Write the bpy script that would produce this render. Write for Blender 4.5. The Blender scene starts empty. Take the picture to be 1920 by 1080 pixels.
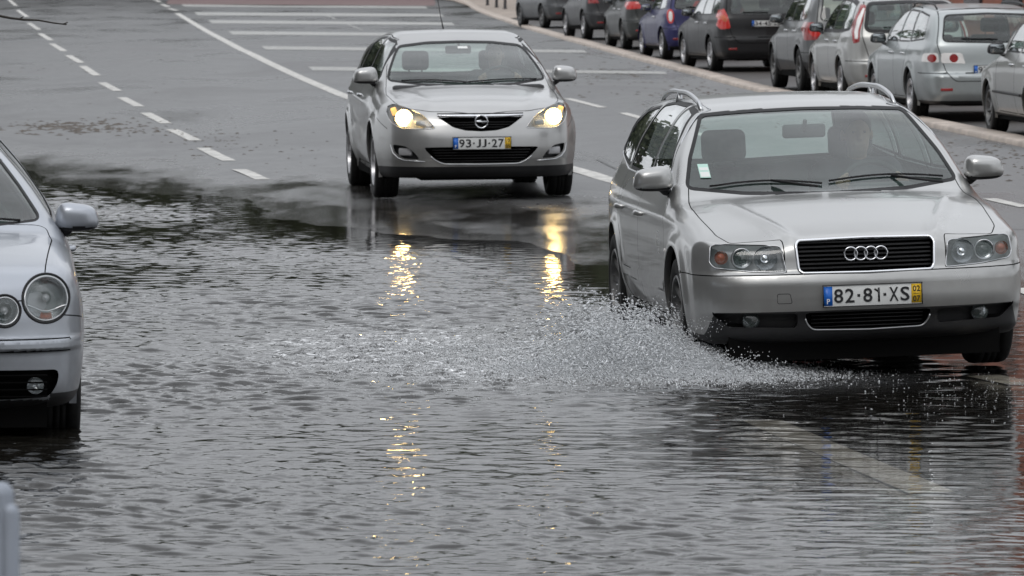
import bpy, bmesh, math, random
import numpy as np
from mathutils import Matrix, Vector
random.seed(7)
RNG = np.random.default_rng(11)
SC = bpy.context.scene
COL = SC.collection
R = math.radians

# ------------------------------------------------------------------ objects
def link(o, parent=None):
    COL.objects.link(o)
    if parent is not None:
        o.parent = parent
    return o

def tag(o, label=None, cat=None, group=None, kind=None):
    if label: o['label'] = label
    if cat: o['category'] = cat
    if group: o['group'] = group
    if kind: o['kind'] = kind
    return o

def empty(name, loc=(0, 0, 0), rot=(0, 0, 0), parent=None):
    o = bpy.data.objects.new(name, None)
    o.empty_display_size = 0.2
    o.location = loc
    o.rotation_euler = rot
    return link(o, parent)

def mesh_obj(name, V, F, mats, parent=None, smooth=True, fm=None, normals=None):
    me = bpy.data.meshes.new(name)
    V = np.asarray(V, dtype=float)
    me.from_pydata([tuple(v) for v in V.tolist()], [], [tuple(f) for f in F])
    if not isinstance(mats, (list, tuple)): mats = [mats]
    for m in mats: me.materials.append(m)
    if fm is not None:
        me.polygons.foreach_set('material_index', np.asarray(fm, dtype=np.int32))
    me.polygons.foreach_set('use_smooth', [bool(smooth)] * len(me.polygons))
    me.update()
    if normals is not None and len(normals) == len(me.vertices):
        me.normals_split_custom_set_from_vertices([tuple(n) for n in np.asarray(normals).tolist()])
    o = bpy.data.objects.new(name, me)
    return link(o, parent)

class MB:
    """collects simple shapes into one mesh"""
    def __init__(s): s.V = []; s.F = []; s.M = []
    def add(s, V, F, m=0):
        b = len(s.V)
        s.V += [tuple(map(float, v)) for v in V]
        s.F += [tuple(i + b for i in f) for f in F]
        s.M += [m] * len(F)
        return s
    def box(s, c, sz, rot=None, bev=0.0, m=0, seg=2):
        bm = bmesh.new()
        bmesh.ops.create_cube(bm, size=1)
        bmesh.ops.scale(bm, vec=sz, verts=bm.verts)
        if bev > 0:
            bmesh.ops.bevel(bm, geom=bm.edges[:], offset=bev, segments=seg, profile=0.5, affect='EDGES')
        M = Matrix.Translation(c)
        if rot is not None:
            M = M @ (Matrix.Rotation(rot[2], 4, 'Z') @ Matrix.Rotation(rot[1], 4, 'Y') @ Matrix.Rotation(rot[0], 4, 'X'))
        bm.verts.index_update()
        s.add([M @ v.co for v in bm.verts], [[v.index for v in f.verts] for f in bm.faces], m)
        bm.free()
        return s
    def tube(s, P, r, n=8, m=0, closed=False, flat=1.0):
        P = [Vector(p) for p in P]
        k = len(P)
        rr = r if isinstance(r, (list, tuple)) else [r] * k
        V = []
        prev = None
        for i, p in enumerate(P):
            if closed: t = P[(i + 1) % k] - P[i - 1]
            else: t = P[min(i + 1, k - 1)] - P[max(i - 1, 0)]
            t.normalize()
            up = Vector((0, 0, 1)) if abs(t.z) < 0.95 else Vector((0, 1, 0))
            a = t.cross(up).normalized()
            if prev is not None and a.dot(prev) < 0: a = -a
            prev = a
            b = t.cross(a)
            for j in range(n):
                q = 2 * math.pi * j / n
                V.append(p + a * (rr[i] * math.cos(q)) + b * (rr[i] * flat * math.sin(q)))
        F = []
        for i in range(k if closed else k - 1):
            i2 = (i + 1) % k
            for j in range(n):
                j2 = (j + 1) % n
                F.append((i * n + j, i * n + j2, i2 * n + j2, i2 * n + j))
        if not closed:
            F.append(tuple(range(n))[::-1]); F.append(tuple((k - 1) * n + j for j in range(n)))
        return s.add(V, F, m)
    def lathe(s, prof, n=32, M=None, m=0):
        """prof = (radius, along) revolved about local x axis"""
        V = []; F = []
        k = len(prof)
        M = M or Matrix.Identity(4)
        for i in range(n):
            q = 2 * math.pi * i / n
            for (r, a) in prof:
                V.append(M @ Vector((a, r * math.cos(q), r * math.sin(q))))
        for i in range(n):
            i2 = (i + 1) % n
            for j in range(k - 1):
                F.append((i * k + j, i2 * k + j, i2 * k + j + 1, i * k + j + 1))
        return s.add(V, F, m)
    def build(s, name, mats, parent=None, smooth=True, auto=None):
        o = mesh_obj(name, s.V, s.F, mats, parent, smooth, s.M)
        if auto is not None and smooth:
            o.data.set_sharp_from_angle(angle=R(auto))
        return o

# ------------------------------------------------------------------ maths
def spl(pts, n=700):
    """monotone cubic through points, as a fast table"""
    x = np.array([p[0] for p in pts], float); y = np.array([p[1] for p in pts], float)
    h = np.diff(x); d = np.diff(y) / h
    m = np.zeros_like(x)
    m[0] = d[0]; m[-1] = d[-1]
    for i in range(1, len(x) - 1):
        if d[i - 1] * d[i] > 0:
            w1 = 2 * h[i] + h[i - 1]; w2 = h[i] + 2 * h[i - 1]
            m[i] = (w1 + w2) / (w1 / d[i - 1] + w2 / d[i])
    X = np.linspace(x[0], x[-1], n)
    k = np.clip(np.searchsorted(x, X) - 1, 0, len(x) - 2)
    t = (X - x[k]) / h[k]
    Y = (2*t**3 - 3*t**2 + 1)*y[k] + (t**3 - 2*t**2 + t)*h[k]*m[k] + (-2*t**3 + 3*t**2)*y[k+1] + (t**3 - t**2)*h[k]*m[k+1]
    return lambda v: np.interp(v, X, Y)

def smax(a, b, k):
    h = np.maximum(k - np.abs(a - b), 0) / k
    return np.maximum(a, b) + h * h * k * 0.25

def chaikin(P, n=2, closed=True):
    P = [tuple(p) for p in P]
    for _ in range(n):
        Q = []
        m = len(P)
        for i in range(m if closed else m - 1):
            a = P[i]; b = P[(i + 1) % m]
            Q.append((a[0] * .75 + b[0] * .25, a[1] * .75 + b[1] * .25))
            Q.append((a[0] * .25 + b[0] * .75, a[1] * .25 + b[1] * .75))
        if not closed: Q = [P[0]] + Q + [P[-1]]
        P = Q
    return P

def rpoly(P, r=0.02, n=4):
    """polygon with corners rounded by radius r (P may carry its own radius as a third value)"""
    out = []
    m = len(P)
    for i in range(m):
        p0 = Vector(P[i - 1][:2]); p1 = Vector(P[i][:2]); p2 = Vector(P[(i + 1) % m][:2])
        rr = P[i][2] if len(P[i]) > 2 else r
        a = p0 - p1; b = p2 - p1
        d = min(rr, a.length * .45, b.length * .45)
        A = p1 + a.normalized() * d; B = p1 + b.normalized() * d
        for j in range(n + 1):
            t = j / n
            q = A * (1 - t) ** 2 + p1 * 2 * t * (1 - t) + B * t * t
            out.append((q.x, q.y))
    return out

def circle_poly(cx, cy, r, n=40, ry=None):
    ry = ry or r
    return [(cx + r * math.cos(2 * math.pi * i / n), cy + ry * math.sin(2 * math.pi * i / n)) for i in range(n)]

def mirror_poly(P):
    """P goes from x=0 outward and back to x=0; returns the closed symmetric outline"""
    return list(P) + [(-x, z) for (x, z) in reversed(P) if x > 1e-6]

def poly_sdf(P, u, v):
    P = np.array(P, float)
    out = np.full(u.shape, 1.0)
    lo = P.min(0) - .15; hi = P.max(0) + .15
    sel = (u > lo[0]) & (u < hi[0]) & (v > lo[1]) & (v < hi[1])
    uu = u[sel]; vv = v[sel]
    if len(uu) == 0: return out
    d2 = np.full(uu.shape, 1e9); ins = np.zeros(uu.shape, bool)
    n = len(P)
    for i in range(n):
        a = P[i]; b = P[(i + 1) % n]
        ex, ey = b - a
        wx = uu - a[0]; wy = vv - a[1]
        t = np.clip((wx * ex + wy * ey) / (ex * ex + ey * ey + 1e-12), 0, 1)
        d2 = np.minimum(d2, (wx - t * ex) ** 2 + (wy - t * ey) ** 2)
        c = ((a[1] > vv) != (b[1] > vv))
        xi = a[0] + (vv - a[1]) * ex / (ey if abs(ey) > 1e-12 else 1e-12)
        ins ^= c & (uu < xi)
    d = np.sqrt(d2)
    out[sel] = np.where(ins, -d, d)
    return out

def grad(f, P, e=0.002):
    g = np.zeros_like(P)
    for k in range(3):
        A = P.copy(); B = P.copy()
        A[:, k] += e; B[:, k] -= e
        g[:, k] = (f(A[:, 0], A[:, 1], A[:, 2]) - f(B[:, 0], B[:, 1], B[:, 2])) / (2 * e)
    return g

def surfnet(f, lo, hi, h, newton=4):
    ns = [int(math.ceil((hi[k] - lo[k]) / h)) + 1 for k in range(3)]
    ax = [lo[k] + h * np.arange(ns[k]) for k in range(3)]
    vals = np.empty(ns, np.float32)
    for i in range(0, ns[0], 16):
        X, Y, Z = np.meshgrid(ax[0][i:i + 16], ax[1], ax[2], indexing='ij')
        vals[i:i + 16] = f(X, Y, Z)
    s = vals < 0
    c = [s[a:ns[0]-1+a, b:ns[1]-1+b, d:ns[2]-1+d] for a in (0, 1) for b in (0, 1) for d in (0, 1)]
    anyi = np.logical_or.reduce(c); alli = np.logical_and.reduce(c)
    act = anyi & ~alli
    idx = np.full(act.shape, -1, np.int64)
    ijk = np.argwhere(act)
    idx[act] = np.arange(len(ijk))
    V = np.stack([lo[k] + h * (ijk[:, k] + .5) for k in range(3)], 1)
    F = []
    for k in range(3):
        a = [slice(None)] * 3; b = [slice(None)] * 3
        a[k] = slice(0, -1); b[k] = slice(1, None)
        s0 = s[tuple(a)]; s1 = s[tuple(b)]
        e = np.argwhere(s0 != s1)
        u, v = (k + 1) % 3, (k + 2) % 3
        ok = (e[:, u] > 0) & (e[:, v] > 0) & (e[:, u] < ns[u] - 1) & (e[:, v] < ns[v] - 1)
        e = e[ok]
        def cell(du, dv):
            q = e.copy(); q[:, u] += du; q[:, v] += dv
            return idx[q[:, 0], q[:, 1], q[:, 2]]
        q = np.stack([cell(-1, -1), cell(0, -1), cell(0, 0), cell(-1, 0)], 1)
        flip = ~s0[e[:, 0], e[:, 1], e[:, 2]]
        q[flip] = q[flip][:, ::-1]
        F.append(q)
    F = np.concatenate(F)
    for _ in range(newton):
        g = grad(f, V)
        d = f(V[:, 0], V[:, 1], V[:, 2])
        st = (d / np.maximum((g ** 2).sum(1), 1e-6))[:, None] * g
        L = np.linalg.norm(st, axis=1, keepdims=True)
        V = V - st * np.minimum(1, h * .8 / np.maximum(L, 1e-9))
    return V, F

class Shell:
    def __init__(s, f, lo, hi, h):
        s.f = f; s.h = h
        V, F = surfnet(f, lo, hi, h)
        s.V = V; s.F = [tuple(q) for q in F.tolist()]
        s.upd()
    def upd(s):
        g = grad(s.f, s.V)
        s.N = g / np.maximum(np.linalg.norm(g, axis=1, keepdims=True), 1e-9)
    def cut(s, d):
        d = d.copy()
        d[np.abs(d) < s.h * .03] = 0
        cnt = np.fromiter((len(q) for q in s.F), np.int64, len(s.F))
        flat = np.fromiter((i for q in s.F for i in q), np.int64, cnt.sum())
        off = np.concatenate([[0], np.cumsum(cnt)[:-1]])
        dv = d[flat]
        mn = np.minimum.reduceat(dv, off); mx = np.maximum.reduceat(dv, off)
        cand = np.nonzero((mn < 0) & (mx > 0))[0]
        if len(cand) == 0: return
        cache = {}; newV = []; base = len(s.V); drop = set(cand.tolist()); add = []
        V = s.V
        for fi in cand:
            q = s.F[fi]
            A = []; B = []
            n = len(q)
            for i in range(n):
                a = q[i]; b = q[(i + 1) % n]
                da = d[a]; db = d[b]
                if da <= 0: A.append(a)
                if da >= 0: B.append(a)
                if da * db < 0:
                    k = (a, b) if a < b else (b, a)
                    if k not in cache:
                        t = da / (da - db)
                        cache[k] = base + len(newV)
                        newV.append(V[a] + (V[b] - V[a]) * t)
                    A.append(cache[k]); B.append(cache[k])
            if len(A) > 2: add.append(tuple(A))
            if len(B) > 2: add.append(tuple(B))
        s.F = [q for i, q in enumerate(s.F) if i not in drop] + add
        if newV:
            s.V = np.concatenate([s.V, np.array(newV)])
            nv = np.array(newV)
            g = grad(s.f, nv)
            s.N = np.concatenate([s.N, g / np.maximum(np.linalg.norm(g, axis=1, keepdims=True), 1e-9)])
    def cents(s):
        cnt = np.fromiter((len(q) for q in s.F), np.int64, len(s.F))
        flat = np.fromiter((i for q in s.F for i in q), np.int64, cnt.sum())
        off = np.concatenate([[0], np.cumsum(cnt)[:-1]])
        C = np.add.reduceat(s.V[flat], off) / cnt[:, None]
        N = np.add.reduceat(s.N[flat], off) / cnt[:, None]
        return C, N
    def sub(s, sel, offset=0.0):
        fs = [s.F[i] for i in np.nonzero(sel)[0]]
        used = sorted({i for q in fs for i in q})
        mp = {v: i for i, v in enumerate(used)}
        used = np.array(used, dtype=np.int64)
        if len(used) == 0: return np.zeros((0, 3)), [], np.zeros((0, 3))
        return s.V[used] + s.N[used] * offset, [tuple(mp[i] for i in q) for q in fs], s.N[used]

def region(kind, P, m=None):
    """a field over vertices: kind picks the projection"""
    def fn(V, N):
        if kind == 'side': u, v = V[:, 1], V[:, 2]
        elif kind in ('front', 'rear'): u, v = np.abs(V[:, 0]), V[:, 2]
        elif kind in ('frontc', 'rearc'): u, v = V[:, 0], V[:, 2]
        elif kind == 'top': u, v = V[:, 0], V[:, 1]
        d = poly_sdf(P, u, v)
        if m is not None: d = np.where(m(V, N), d, 1.0)
        return d
    return fn

# ------------------------------------------------------------------ materials
def nt(name):
    m = bpy.data.materials.new(name)
    m.use_nodes = True
    t = m.node_tree
    t.nodes.clear()
    out = t.nodes.new('ShaderNodeOutputMaterial')
    return m, t, out

def N_(t, typ, **kw):
    n = t.nodes.new(typ)
    for k, v in kw.items():
        if k in n.inputs: n.inputs[k].default_value = v
        else: setattr(n, k, v)
    return n

def pmat(name, base, rough=.5, metal=0., coat=0., noise=0., nscale=8., bump=0., bscale=200., emis=None, estr=0., spec=.5, rvar=0., coatr=.05, dirt=0.):
    m, t, out = nt(name)
    p = N_(t, 'ShaderNodeBsdfPrincipled')
    t.links.new(p.outputs[0], out.inputs[0])
    p.inputs['Base Color'].default_value = (*base, 1)
    p.inputs['Roughness'].default_value = rough
    p.inputs['Metallic'].default_value = metal
    p.inputs['Coat Weight'].default_value = coat
    p.inputs['Coat Roughness'].default_value = coatr
    p.inputs['Specular IOR Level'].default_value = spec
    tc = N_(t, 'ShaderNodeTexCoord')
    last = None
    if noise > 0 or rvar > 0:
        nz = N_(t, 'ShaderNodeTexNoise', Scale=nscale, Detail=6.0)
        t.links.new(tc.outputs['Object'], nz.inputs['Vector'])
        if noise > 0:
            mx = N_(t, 'ShaderNodeMix', data_type='RGBA')
            mr = N_(t, 'ShaderNodeMapRange')
            mr.inputs[1].default_value = .35; mr.inputs[2].default_value = .65
            t.links.new(nz.outputs[0], mr.inputs[0])
            t.links.new(mr.outputs[0], mx.inputs[0])
            mx.inputs[6].default_value = (*[c * (1 - noise) for c in base], 1)
            mx.inputs[7].default_value = (*[min(1, c * (1 + noise)) for c in base], 1)
            t.links.new(mx.outputs[2], p.inputs['Base Color'])
            last = mx.outputs[2]
        if rvar > 0:
            mr2 = N_(t, 'ShaderNodeMapRange')
            mr2.inputs[1].default_value = .3; mr2.inputs[2].default_value = .7
            mr2.inputs[3].default_value = max(0, rough - rvar); mr2.inputs[4].default_value = min(1, rough + rvar)
            t.links.new(nz.outputs[0], mr2.inputs[0]); t.links.new(mr2.outputs[0], p.inputs['Roughness'])
    if dirt > 0:
        # road film: a real brown-grey coating that is thicker low down on the thing
        sp = N_(t, 'ShaderNodeSeparateXYZ'); t.links.new(tc.outputs['Object'], sp.inputs[0])
        mr = N_(t, 'ShaderNodeMapRange'); mr.inputs[1].default_value = .75; mr.inputs[2].default_value = .15
        mr.inputs[3].default_value = 0; mr.inputs[4].default_value = dirt
        t.links.new(sp.outputs[2], mr.inputs[0])
        nz = N_(t, 'ShaderNodeTexNoise', Scale=14.0, Detail=8.0); t.links.new(tc.outputs['Object'], nz.inputs['Vector'])
        mu = N_(t, 'ShaderNodeMath', operation='MULTIPLY'); t.links.new(mr.outputs[0], mu.inputs[0]); t.links.new(nz.outputs[0], mu.inputs[1])
        d = N_(t, 'ShaderNodeBsdfDiffuse'); d.inputs[0].default_value = (.13, .125, .115, 1)
        ms = N_(t, 'ShaderNodeMixShader')
        t.links.new(mu.outputs[0], ms.inputs[0]); t.links.new(p.outputs[0], ms.inputs[1]); t.links.new(d.outputs[0], ms.inputs[2])
        t.links.new(ms.outputs[0], out.inputs[0])
    if bump > 0:
        nb = N_(t, 'ShaderNodeTexNoise', Scale=bscale, Detail=3.0)
        t.links.new(tc.outputs['Object'], nb.inputs['Vector'])
        b = N_(t, 'ShaderNodeBump', Strength=bump, Distance=.01)
        t.links.new(nb.outputs[0], b.inputs['Height'])
        t.links.new(b.outputs[0], p.inputs['Normal'])
    if emis:
        p.inputs['Emission Color'].default_value = (*emis, 1); p.inputs['Emission Strength'].default_value = estr
    return m

def glass_mat(name, tint, ior=1.5, rough=.0, film=0.0, refl=1.5):
    m, t, out = nt(name)
    lw = N_(t, 'ShaderNodeLayerWeight'); lw.inputs[0].default_value = .5
    pw = N_(t, 'ShaderNodeMath', operation='POWER'); pw.inputs[1].default_value = 5.0; t.links.new(lw.outputs['Facing'], pw.inputs[0])
    fr = N_(t, 'ShaderNodeMath', operation='MULTIPLY_ADD'); fr.inputs[1].default_value = .96; fr.inputs[2].default_value = .04
    t.links.new(pw.outputs[0], fr.inputs[0])
    tr = N_(t, 'ShaderNodeBsdfTransparent'); tr.inputs[0].default_value = (*tint, 1)
    gl = N_(t, 'ShaderNodeBsdfGlossy'); gl.inputs['Roughness'].default_value = rough; gl.inputs[0].default_value = (1, 1, 1, 1)
    ms = N_(t, 'ShaderNodeMixShader')
    mu = N_(t, 'ShaderNodeMath', operation='MULTIPLY_ADD'); mu.inputs[1].default_value = refl; mu.inputs[2].default_value = .0; mu.use_clamp = True
    t.links.new(fr.outputs[0], mu.inputs[0])
    t.links.new(mu.outputs[0], ms.inputs[0]); t.links.new(tr.outputs[0], ms.inputs[1]); t.links.new(gl.outputs[0], ms.inputs[2])
    last = ms
    if film > 0:      # pale green haze painted over the pane to lighten it
        df = N_(t, 'ShaderNodeBsdfDiffuse'); df.inputs[0].default_value = (.24, .33, .30, 1)
        tc = N_(t, 'ShaderNodeTexCoord'); nz = N_(t, 'ShaderNodeTexNoise', Scale=5.0, Detail=5.0)
        t.links.new(tc.outputs['Object'], nz.inputs['Vector'])
        mr = N_(t, 'ShaderNodeMapRange'); mr.inputs[1].default_value = .35; mr.inputs[2].default_value = .7; mr.inputs[3].default_value = film * .4; mr.inputs[4].default_value = film * 1.5
        t.links.new(nz.outputs[0], mr.inputs[0])
        m2 = N_(t, 'ShaderNodeMixShader')
        t.links.new(mr.outputs[0], m2.inputs[0]); t.links.new(ms.outputs[0], m2.inputs[1]); t.links.new(df.outputs[0], m2.inputs[2])
        last = m2
    t.links.new(last.outputs[0], out.inputs[0])
    return m

MAT = {}
def paint(key, c, metal=.55, rough=.38, dirt=.55, noise=.03, coat=.6):
    MAT[key] = pmat(key, c, rough=rough, metal=metal, coat=coat, spec=.5 if coat > .3 else .3, noise=noise, nscale=3., coatr=.06, dirt=dirt, rvar=.03)
    return MAT[key]
MAT['black'] = pmat('black_rubber', (.012, .012, .013), .55, spec=.3, noise=.2)
MAT['void'] = pmat('shadow_gap', (.004, .004, .004), .9, spec=.05)
MAT['plastic'] = pmat('black_plastic', (.012, .012, .013), .5, bump=.1, noise=.2)
MAT['tyre'] = pmat('tyre_rubber', (.009, .009, .009), .7, noise=.35, nscale=20, bump=.2, bscale=90, spec=.3)
MAT['rim'] = pmat('alloy_wheel', (.42, .42, .43), .35, metal=.8, noise=.25, nscale=20)
MAT['rim_dark'] = pmat('dirty_wheel', (.16, .16, .16), .45, metal=.6, noise=.3, nscale=20)
MAT['chrome'] = pmat('chrome', (.75, .76, .78), .12, metal=1.)
MAT['trim'] = pmat('satin_trim', (.5, .51, .52), .3, metal=.9)
MAT['lining'] = pmat('cabin_lining', (.13, .14, .138), .85, noise=.2)
MAT['seat'] = pmat('seat_cloth', (.035, .038, .04), .9, noise=.3, nscale=30)
MAT['dash'] = pmat('dashboard_plastic', (.03, .03, .032), .7, noise=.2)
MAT['glass'] = glass_mat('window_glass', (.92, .97, .95), film=.04)
MAT['glass_ws'] = glass_mat('windscreen_glass', (.64, .78, .73), film=.06, refl=1.7)
MAT['glass_dark'] = glass_mat('dark_window_glass', (.18, .2, .2), film=.05)
MAT['lens'] = glass_mat('clear_lens', (.9, .92, .93), film=.10)
MAT['reflector'] = pmat('reflector_chrome', (.7, .71, .72), .22, metal=1., bump=.15, bscale=40)
MAT['lampgrey'] = pmat('lamp_housing', (.38, .38, .39), .35, metal=.3)
MAT['amber'] = pmat('amber_plastic', (.38, .08, .03), .3, noise=.2)
MAT['red'] = pmat('red_lens', (.24, .012, .012), .18, coat=.6, noise=.15)
MAT['redlit'] = pmat('lit_red_lens', (.30, .012, .010), .2, coat=.5, emis=(1, .05, .03), estr=.12)
MAT['clearlens'] = pmat('pale_lens', (.72, .70, .68), .2, coat=.6, noise=.1)
MAT['platewhite'] = pmat('plate_white', (.62, .63, .62), .35, noise=.05)
MAT['plateblue'] = pmat('plate_blue', (.01, .12, .5), .35)
MAT['plateyellow'] = pmat('plate_yellow', (.72, .45, .02), .35)
MAT['platetext'] = pmat('plate_lettering', (.012, .012, .014), .4)
MAT['mirror'] = pmat('mirror_glass', (.3, .32, .33), .05, metal=1.)
MAT['bulb'] = pmat('lit_headlamp', (1, .9, .7), .3, emis=(1, .66, .25), estr=60.)
MAT['bulbamber'] = pmat('lit_lamp_edge', (1, .6, .2), .3, emis=(1, .45, .10), estr=1.4)
MAT['sticker'] = pmat('pale_green_paper', (.42, .62, .55), .6, noise=.1)
MAT['paper'] = pmat('white_paper', (.7, .72, .7), .6)

_tx = {}
def text_mesh(txt, size):
    k = (txt, size)
    if k in _tx: return _tx[k]
    cu = bpy.data.curves.new('lettering', 'FONT')
    cu.body = txt; cu.size = size; cu.extrude = 0.0012; cu.resolution_u = 3; cu.offset = size * .012
    o = bpy.data.objects.new('lettering', cu)
    COL.objects.link(o)
    bpy.context.view_layer.update()
    dg = bpy.context.evaluated_depsgraph_get()
    me = o.evaluated_get(dg).to_mesh()
    V = [tuple(v.co) for v in me.vertices]; F = [tuple(p.vertices) for p in me.polygons]
    o.evaluated_get(dg).to_mesh_clear()
    COL.objects.unlink(o); bpy.data.objects.remove(o); bpy.data.curves.remove(cu)
    _tx[k] = (V, F)
    return V, F

def put_text(mb, txt, x0, x1, z0, z1, y, sgn=-1, m=0):
    """letters fitted into the rectangle x0..x1, z0..z1 facing sgn*y"""
    V, F = text_mesh(txt, 1.0)
    a = np.array(V)
    lo = a.min(0); hi = a.max(0)
    u = (a[:, 0] - lo[0]) / (hi[0] - lo[0]); w = (a[:, 1] - lo[1]) / (hi[1] - lo[1])
    if sgn > 0: u = 1 - u
    X = x0 + u * (x1 - x0); Z = z0 + w * (z1 - z0)
    Y = y + np.where(a[:, 2] > 0, sgn * .0015, 0)
    F2 = F if sgn < 0 else [f[::-1] for f in F]
    mb.add(np.stack([X, Y, Z], 1), F2, m)
# ------------------------------------------------------------------ cars
class Car:
    """local frame: x across, y from the front bumper back, z up; the front faces -y"""
    def __init__(c, **k):
        d = dict(kf=.10, kr=.10, kside=.07, kbot=.06, flare=.022, crown=.07, ws_curve=.10, hood_curve=.06, zbot=.17, arch=.045,
                 side=[(-.8, -.13), (-.66, -.055), (-.55, -.02), (-.42, -.004), (-.3, 0), (-.18, -.004), (-.07, -.022), (0, -.055), (.05, -.08), (.2, -.13), (.32, -.18), (.42, -.235), (.55, -.33), (.8, -.55)],
                 fplan=[(0, 0), (.3, .012), (.5, .04), (.65, .09), (.75, .16), (.85, .30), (.95, .5)],
                 rplan=[(0, 0), (.3, .008), (.5, .025), (.65, .05), (.75, .1), (.85, .2), (.95, .4)],
                 extra=None, bumps=None, tilt=0)
        d.update(k)
        c.__dict__.update(d)
        c.t_plan = spl(c.plan); c.t_top = spl(c.top, 1200); c.t_side = spl(c.side); c.t_belt = spl(c.belt)
        c.t_fz = spl(c.fz, 900); c.t_rz = spl(c.rz, 900); c.t_fp = spl(c.fplan); c.t_rp = spl(c.rplan)
        c.cowl = c.ws[0]; c.wstop = c.ws[1]
    def f(c, x, y, z):
        ax = np.abs(x)
        t = z - c.t_belt(y)
        S = c.t_plan(y) + c.t_side(t)
        for yw in (c.yf, c.yr):
            r = np.sqrt((y - yw) ** 2 + (z - c.R) ** 2)
            S = S + c.flare * np.exp(-((r - c.R - .05) / .07) ** 2) * (r > c.R - .1) * np.clip((c.R * 2.5 - z) / .1, 0, 1)
        if c.bumps is not None: S = S + c.bumps(y, z)
        side = ax - S
        w = np.clip((y - c.cowl + .15) / .3, 0, 1); w = w * w * (3 - 2 * w)
        kx = c.hood_curve * (1 - w) + c.ws_curve * w
        T = c.t_top(y - kx * x * x) - c.crown * x * x
        if c.extra is not None: T = T + c.extra(ax, y)
        top = (z - T) * .92
        front = c.t_fz(z) + c.t_fp(ax) - y
        rear = y - (c.L - c.t_rz(z) - c.t_rp(ax))
        g = smax(side, top, c.kside)
        g = smax(g, front, c.kf)
        g = smax(g, rear, c.kr)
        return smax(g, c.zbot - z, c.kbot)
    def root(c, P, d):
        """first surface point along P + t d, coming from outside"""
        P = np.array(P, float); d = np.array(d, float)
        t = np.linspace(0, 3.0, 1201)
        Q = P[None] + t[:, None] * d[None]
        v = c.f(Q[:, 0], Q[:, 1], Q[:, 2])
        i = int(np.argmax(v < 0))
        if i == 0: return Q[0]
        s = v[i - 1] / (v[i - 1] - v[i])
        return Q[i - 1] + (Q[i] - Q[i - 1]) * s
    def fy(c, x, z): return c.root((x, -.6, z), (0, 1, 0))
    def ry(c, x, z): return c.root((x, c.L + .6, z), (0, -1, 0))
    def sx(c, y, z, s=1): return c.root((s * 1.6, y, z), (-s, 0, 0))
    def tz(c, x, y): return c.root((x, y, 2.2), (0, 0, -1))

def wheel(car, x, y, s, R_, W, mats, rimr, style, sink=0.0):
    """empty wheel part with tyre, rim, brake disc"""
    w = empty('wheel', (x, y, R_ - sink), parent=car)
    h = W / 2
    r2 = rimr
    prof = [(r2, -h * .82), (r2 + .012, -h * .98), (R_ * .86, -h * 1.02), (R_ * .95, -h * .96), (R_ * .985, -h * .82), (R_, -h * .6),
            (R_, -h * .36), (R_ - .007, -h * .34), (R_ - .007, -h * .28), (R_, -h * .26), (R_, -h * .02), (R_ - .007, 0), (R_, h * .02), (R_, h * .26), (R_ - .007, h * .28), (R_ - .007, h * .34), (R_, h * .36),
            (R_, h * .6), (R_ * .985, h * .82), (R_ * .95, h * .96), (R_ * .86, h * 1.02), (r2 + .012, h * .98), (r2, h * .82)]
    MB().lathe(prof, 44).build('tyre', mats['tyre'], w)
    b = MB()
    o = s * h
    b.lathe([(r2 + .003, s * h * .9), (r2 - .004, o), (r2 - .016, o * .97), (r2 - .022, o * .7), (r2 - .03, o * .0), (r2 - .03, -o * .9)], 40)
    n, wd = style
    for i in range(n):
        q = 2 * math.pi * i / n + .2
        c_, s_ = math.cos(q), math.sin(q)
        V = []
        for (r, ww, a, th) in ((.03, wd * 1.15, .72, .035), (r2 * .5, wd * .8, .66, .03), (r2 - .018, wd * 1.1, .86, .02)):
            for (uu, aa) in ((-ww / 2, o * a - s * th), (-ww / 2 * .8, o * a), (ww / 2 * .8, o * a), (ww / 2, o * a - s * th)):
                V.append((aa, r * c_ - uu * s_, r * s_ + uu * c_))
        F = []
        for k in range(2):
            for j in range(4):
                F.append((k * 4 + j, k * 4 + (j + 1) % 4, k * 4 + 4 + (j + 1) % 4, k * 4 + 4 + j))
        b.add(V, F)
    b.lathe([(.0, o * .8), (.028, o * .8), (.034, o * .74), (.075, o * .66), (.08, o * .3)], 24)
    b.build('rim', mats['rim'], w, auto=40)
    MB().lathe([(.0, o * .1), (r2 * .8, o * .1), (r2 * .8, o * .0), (0, 0)], 28).build('brake_disc', mats['disc'], w, auto=40)
    return w

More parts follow.
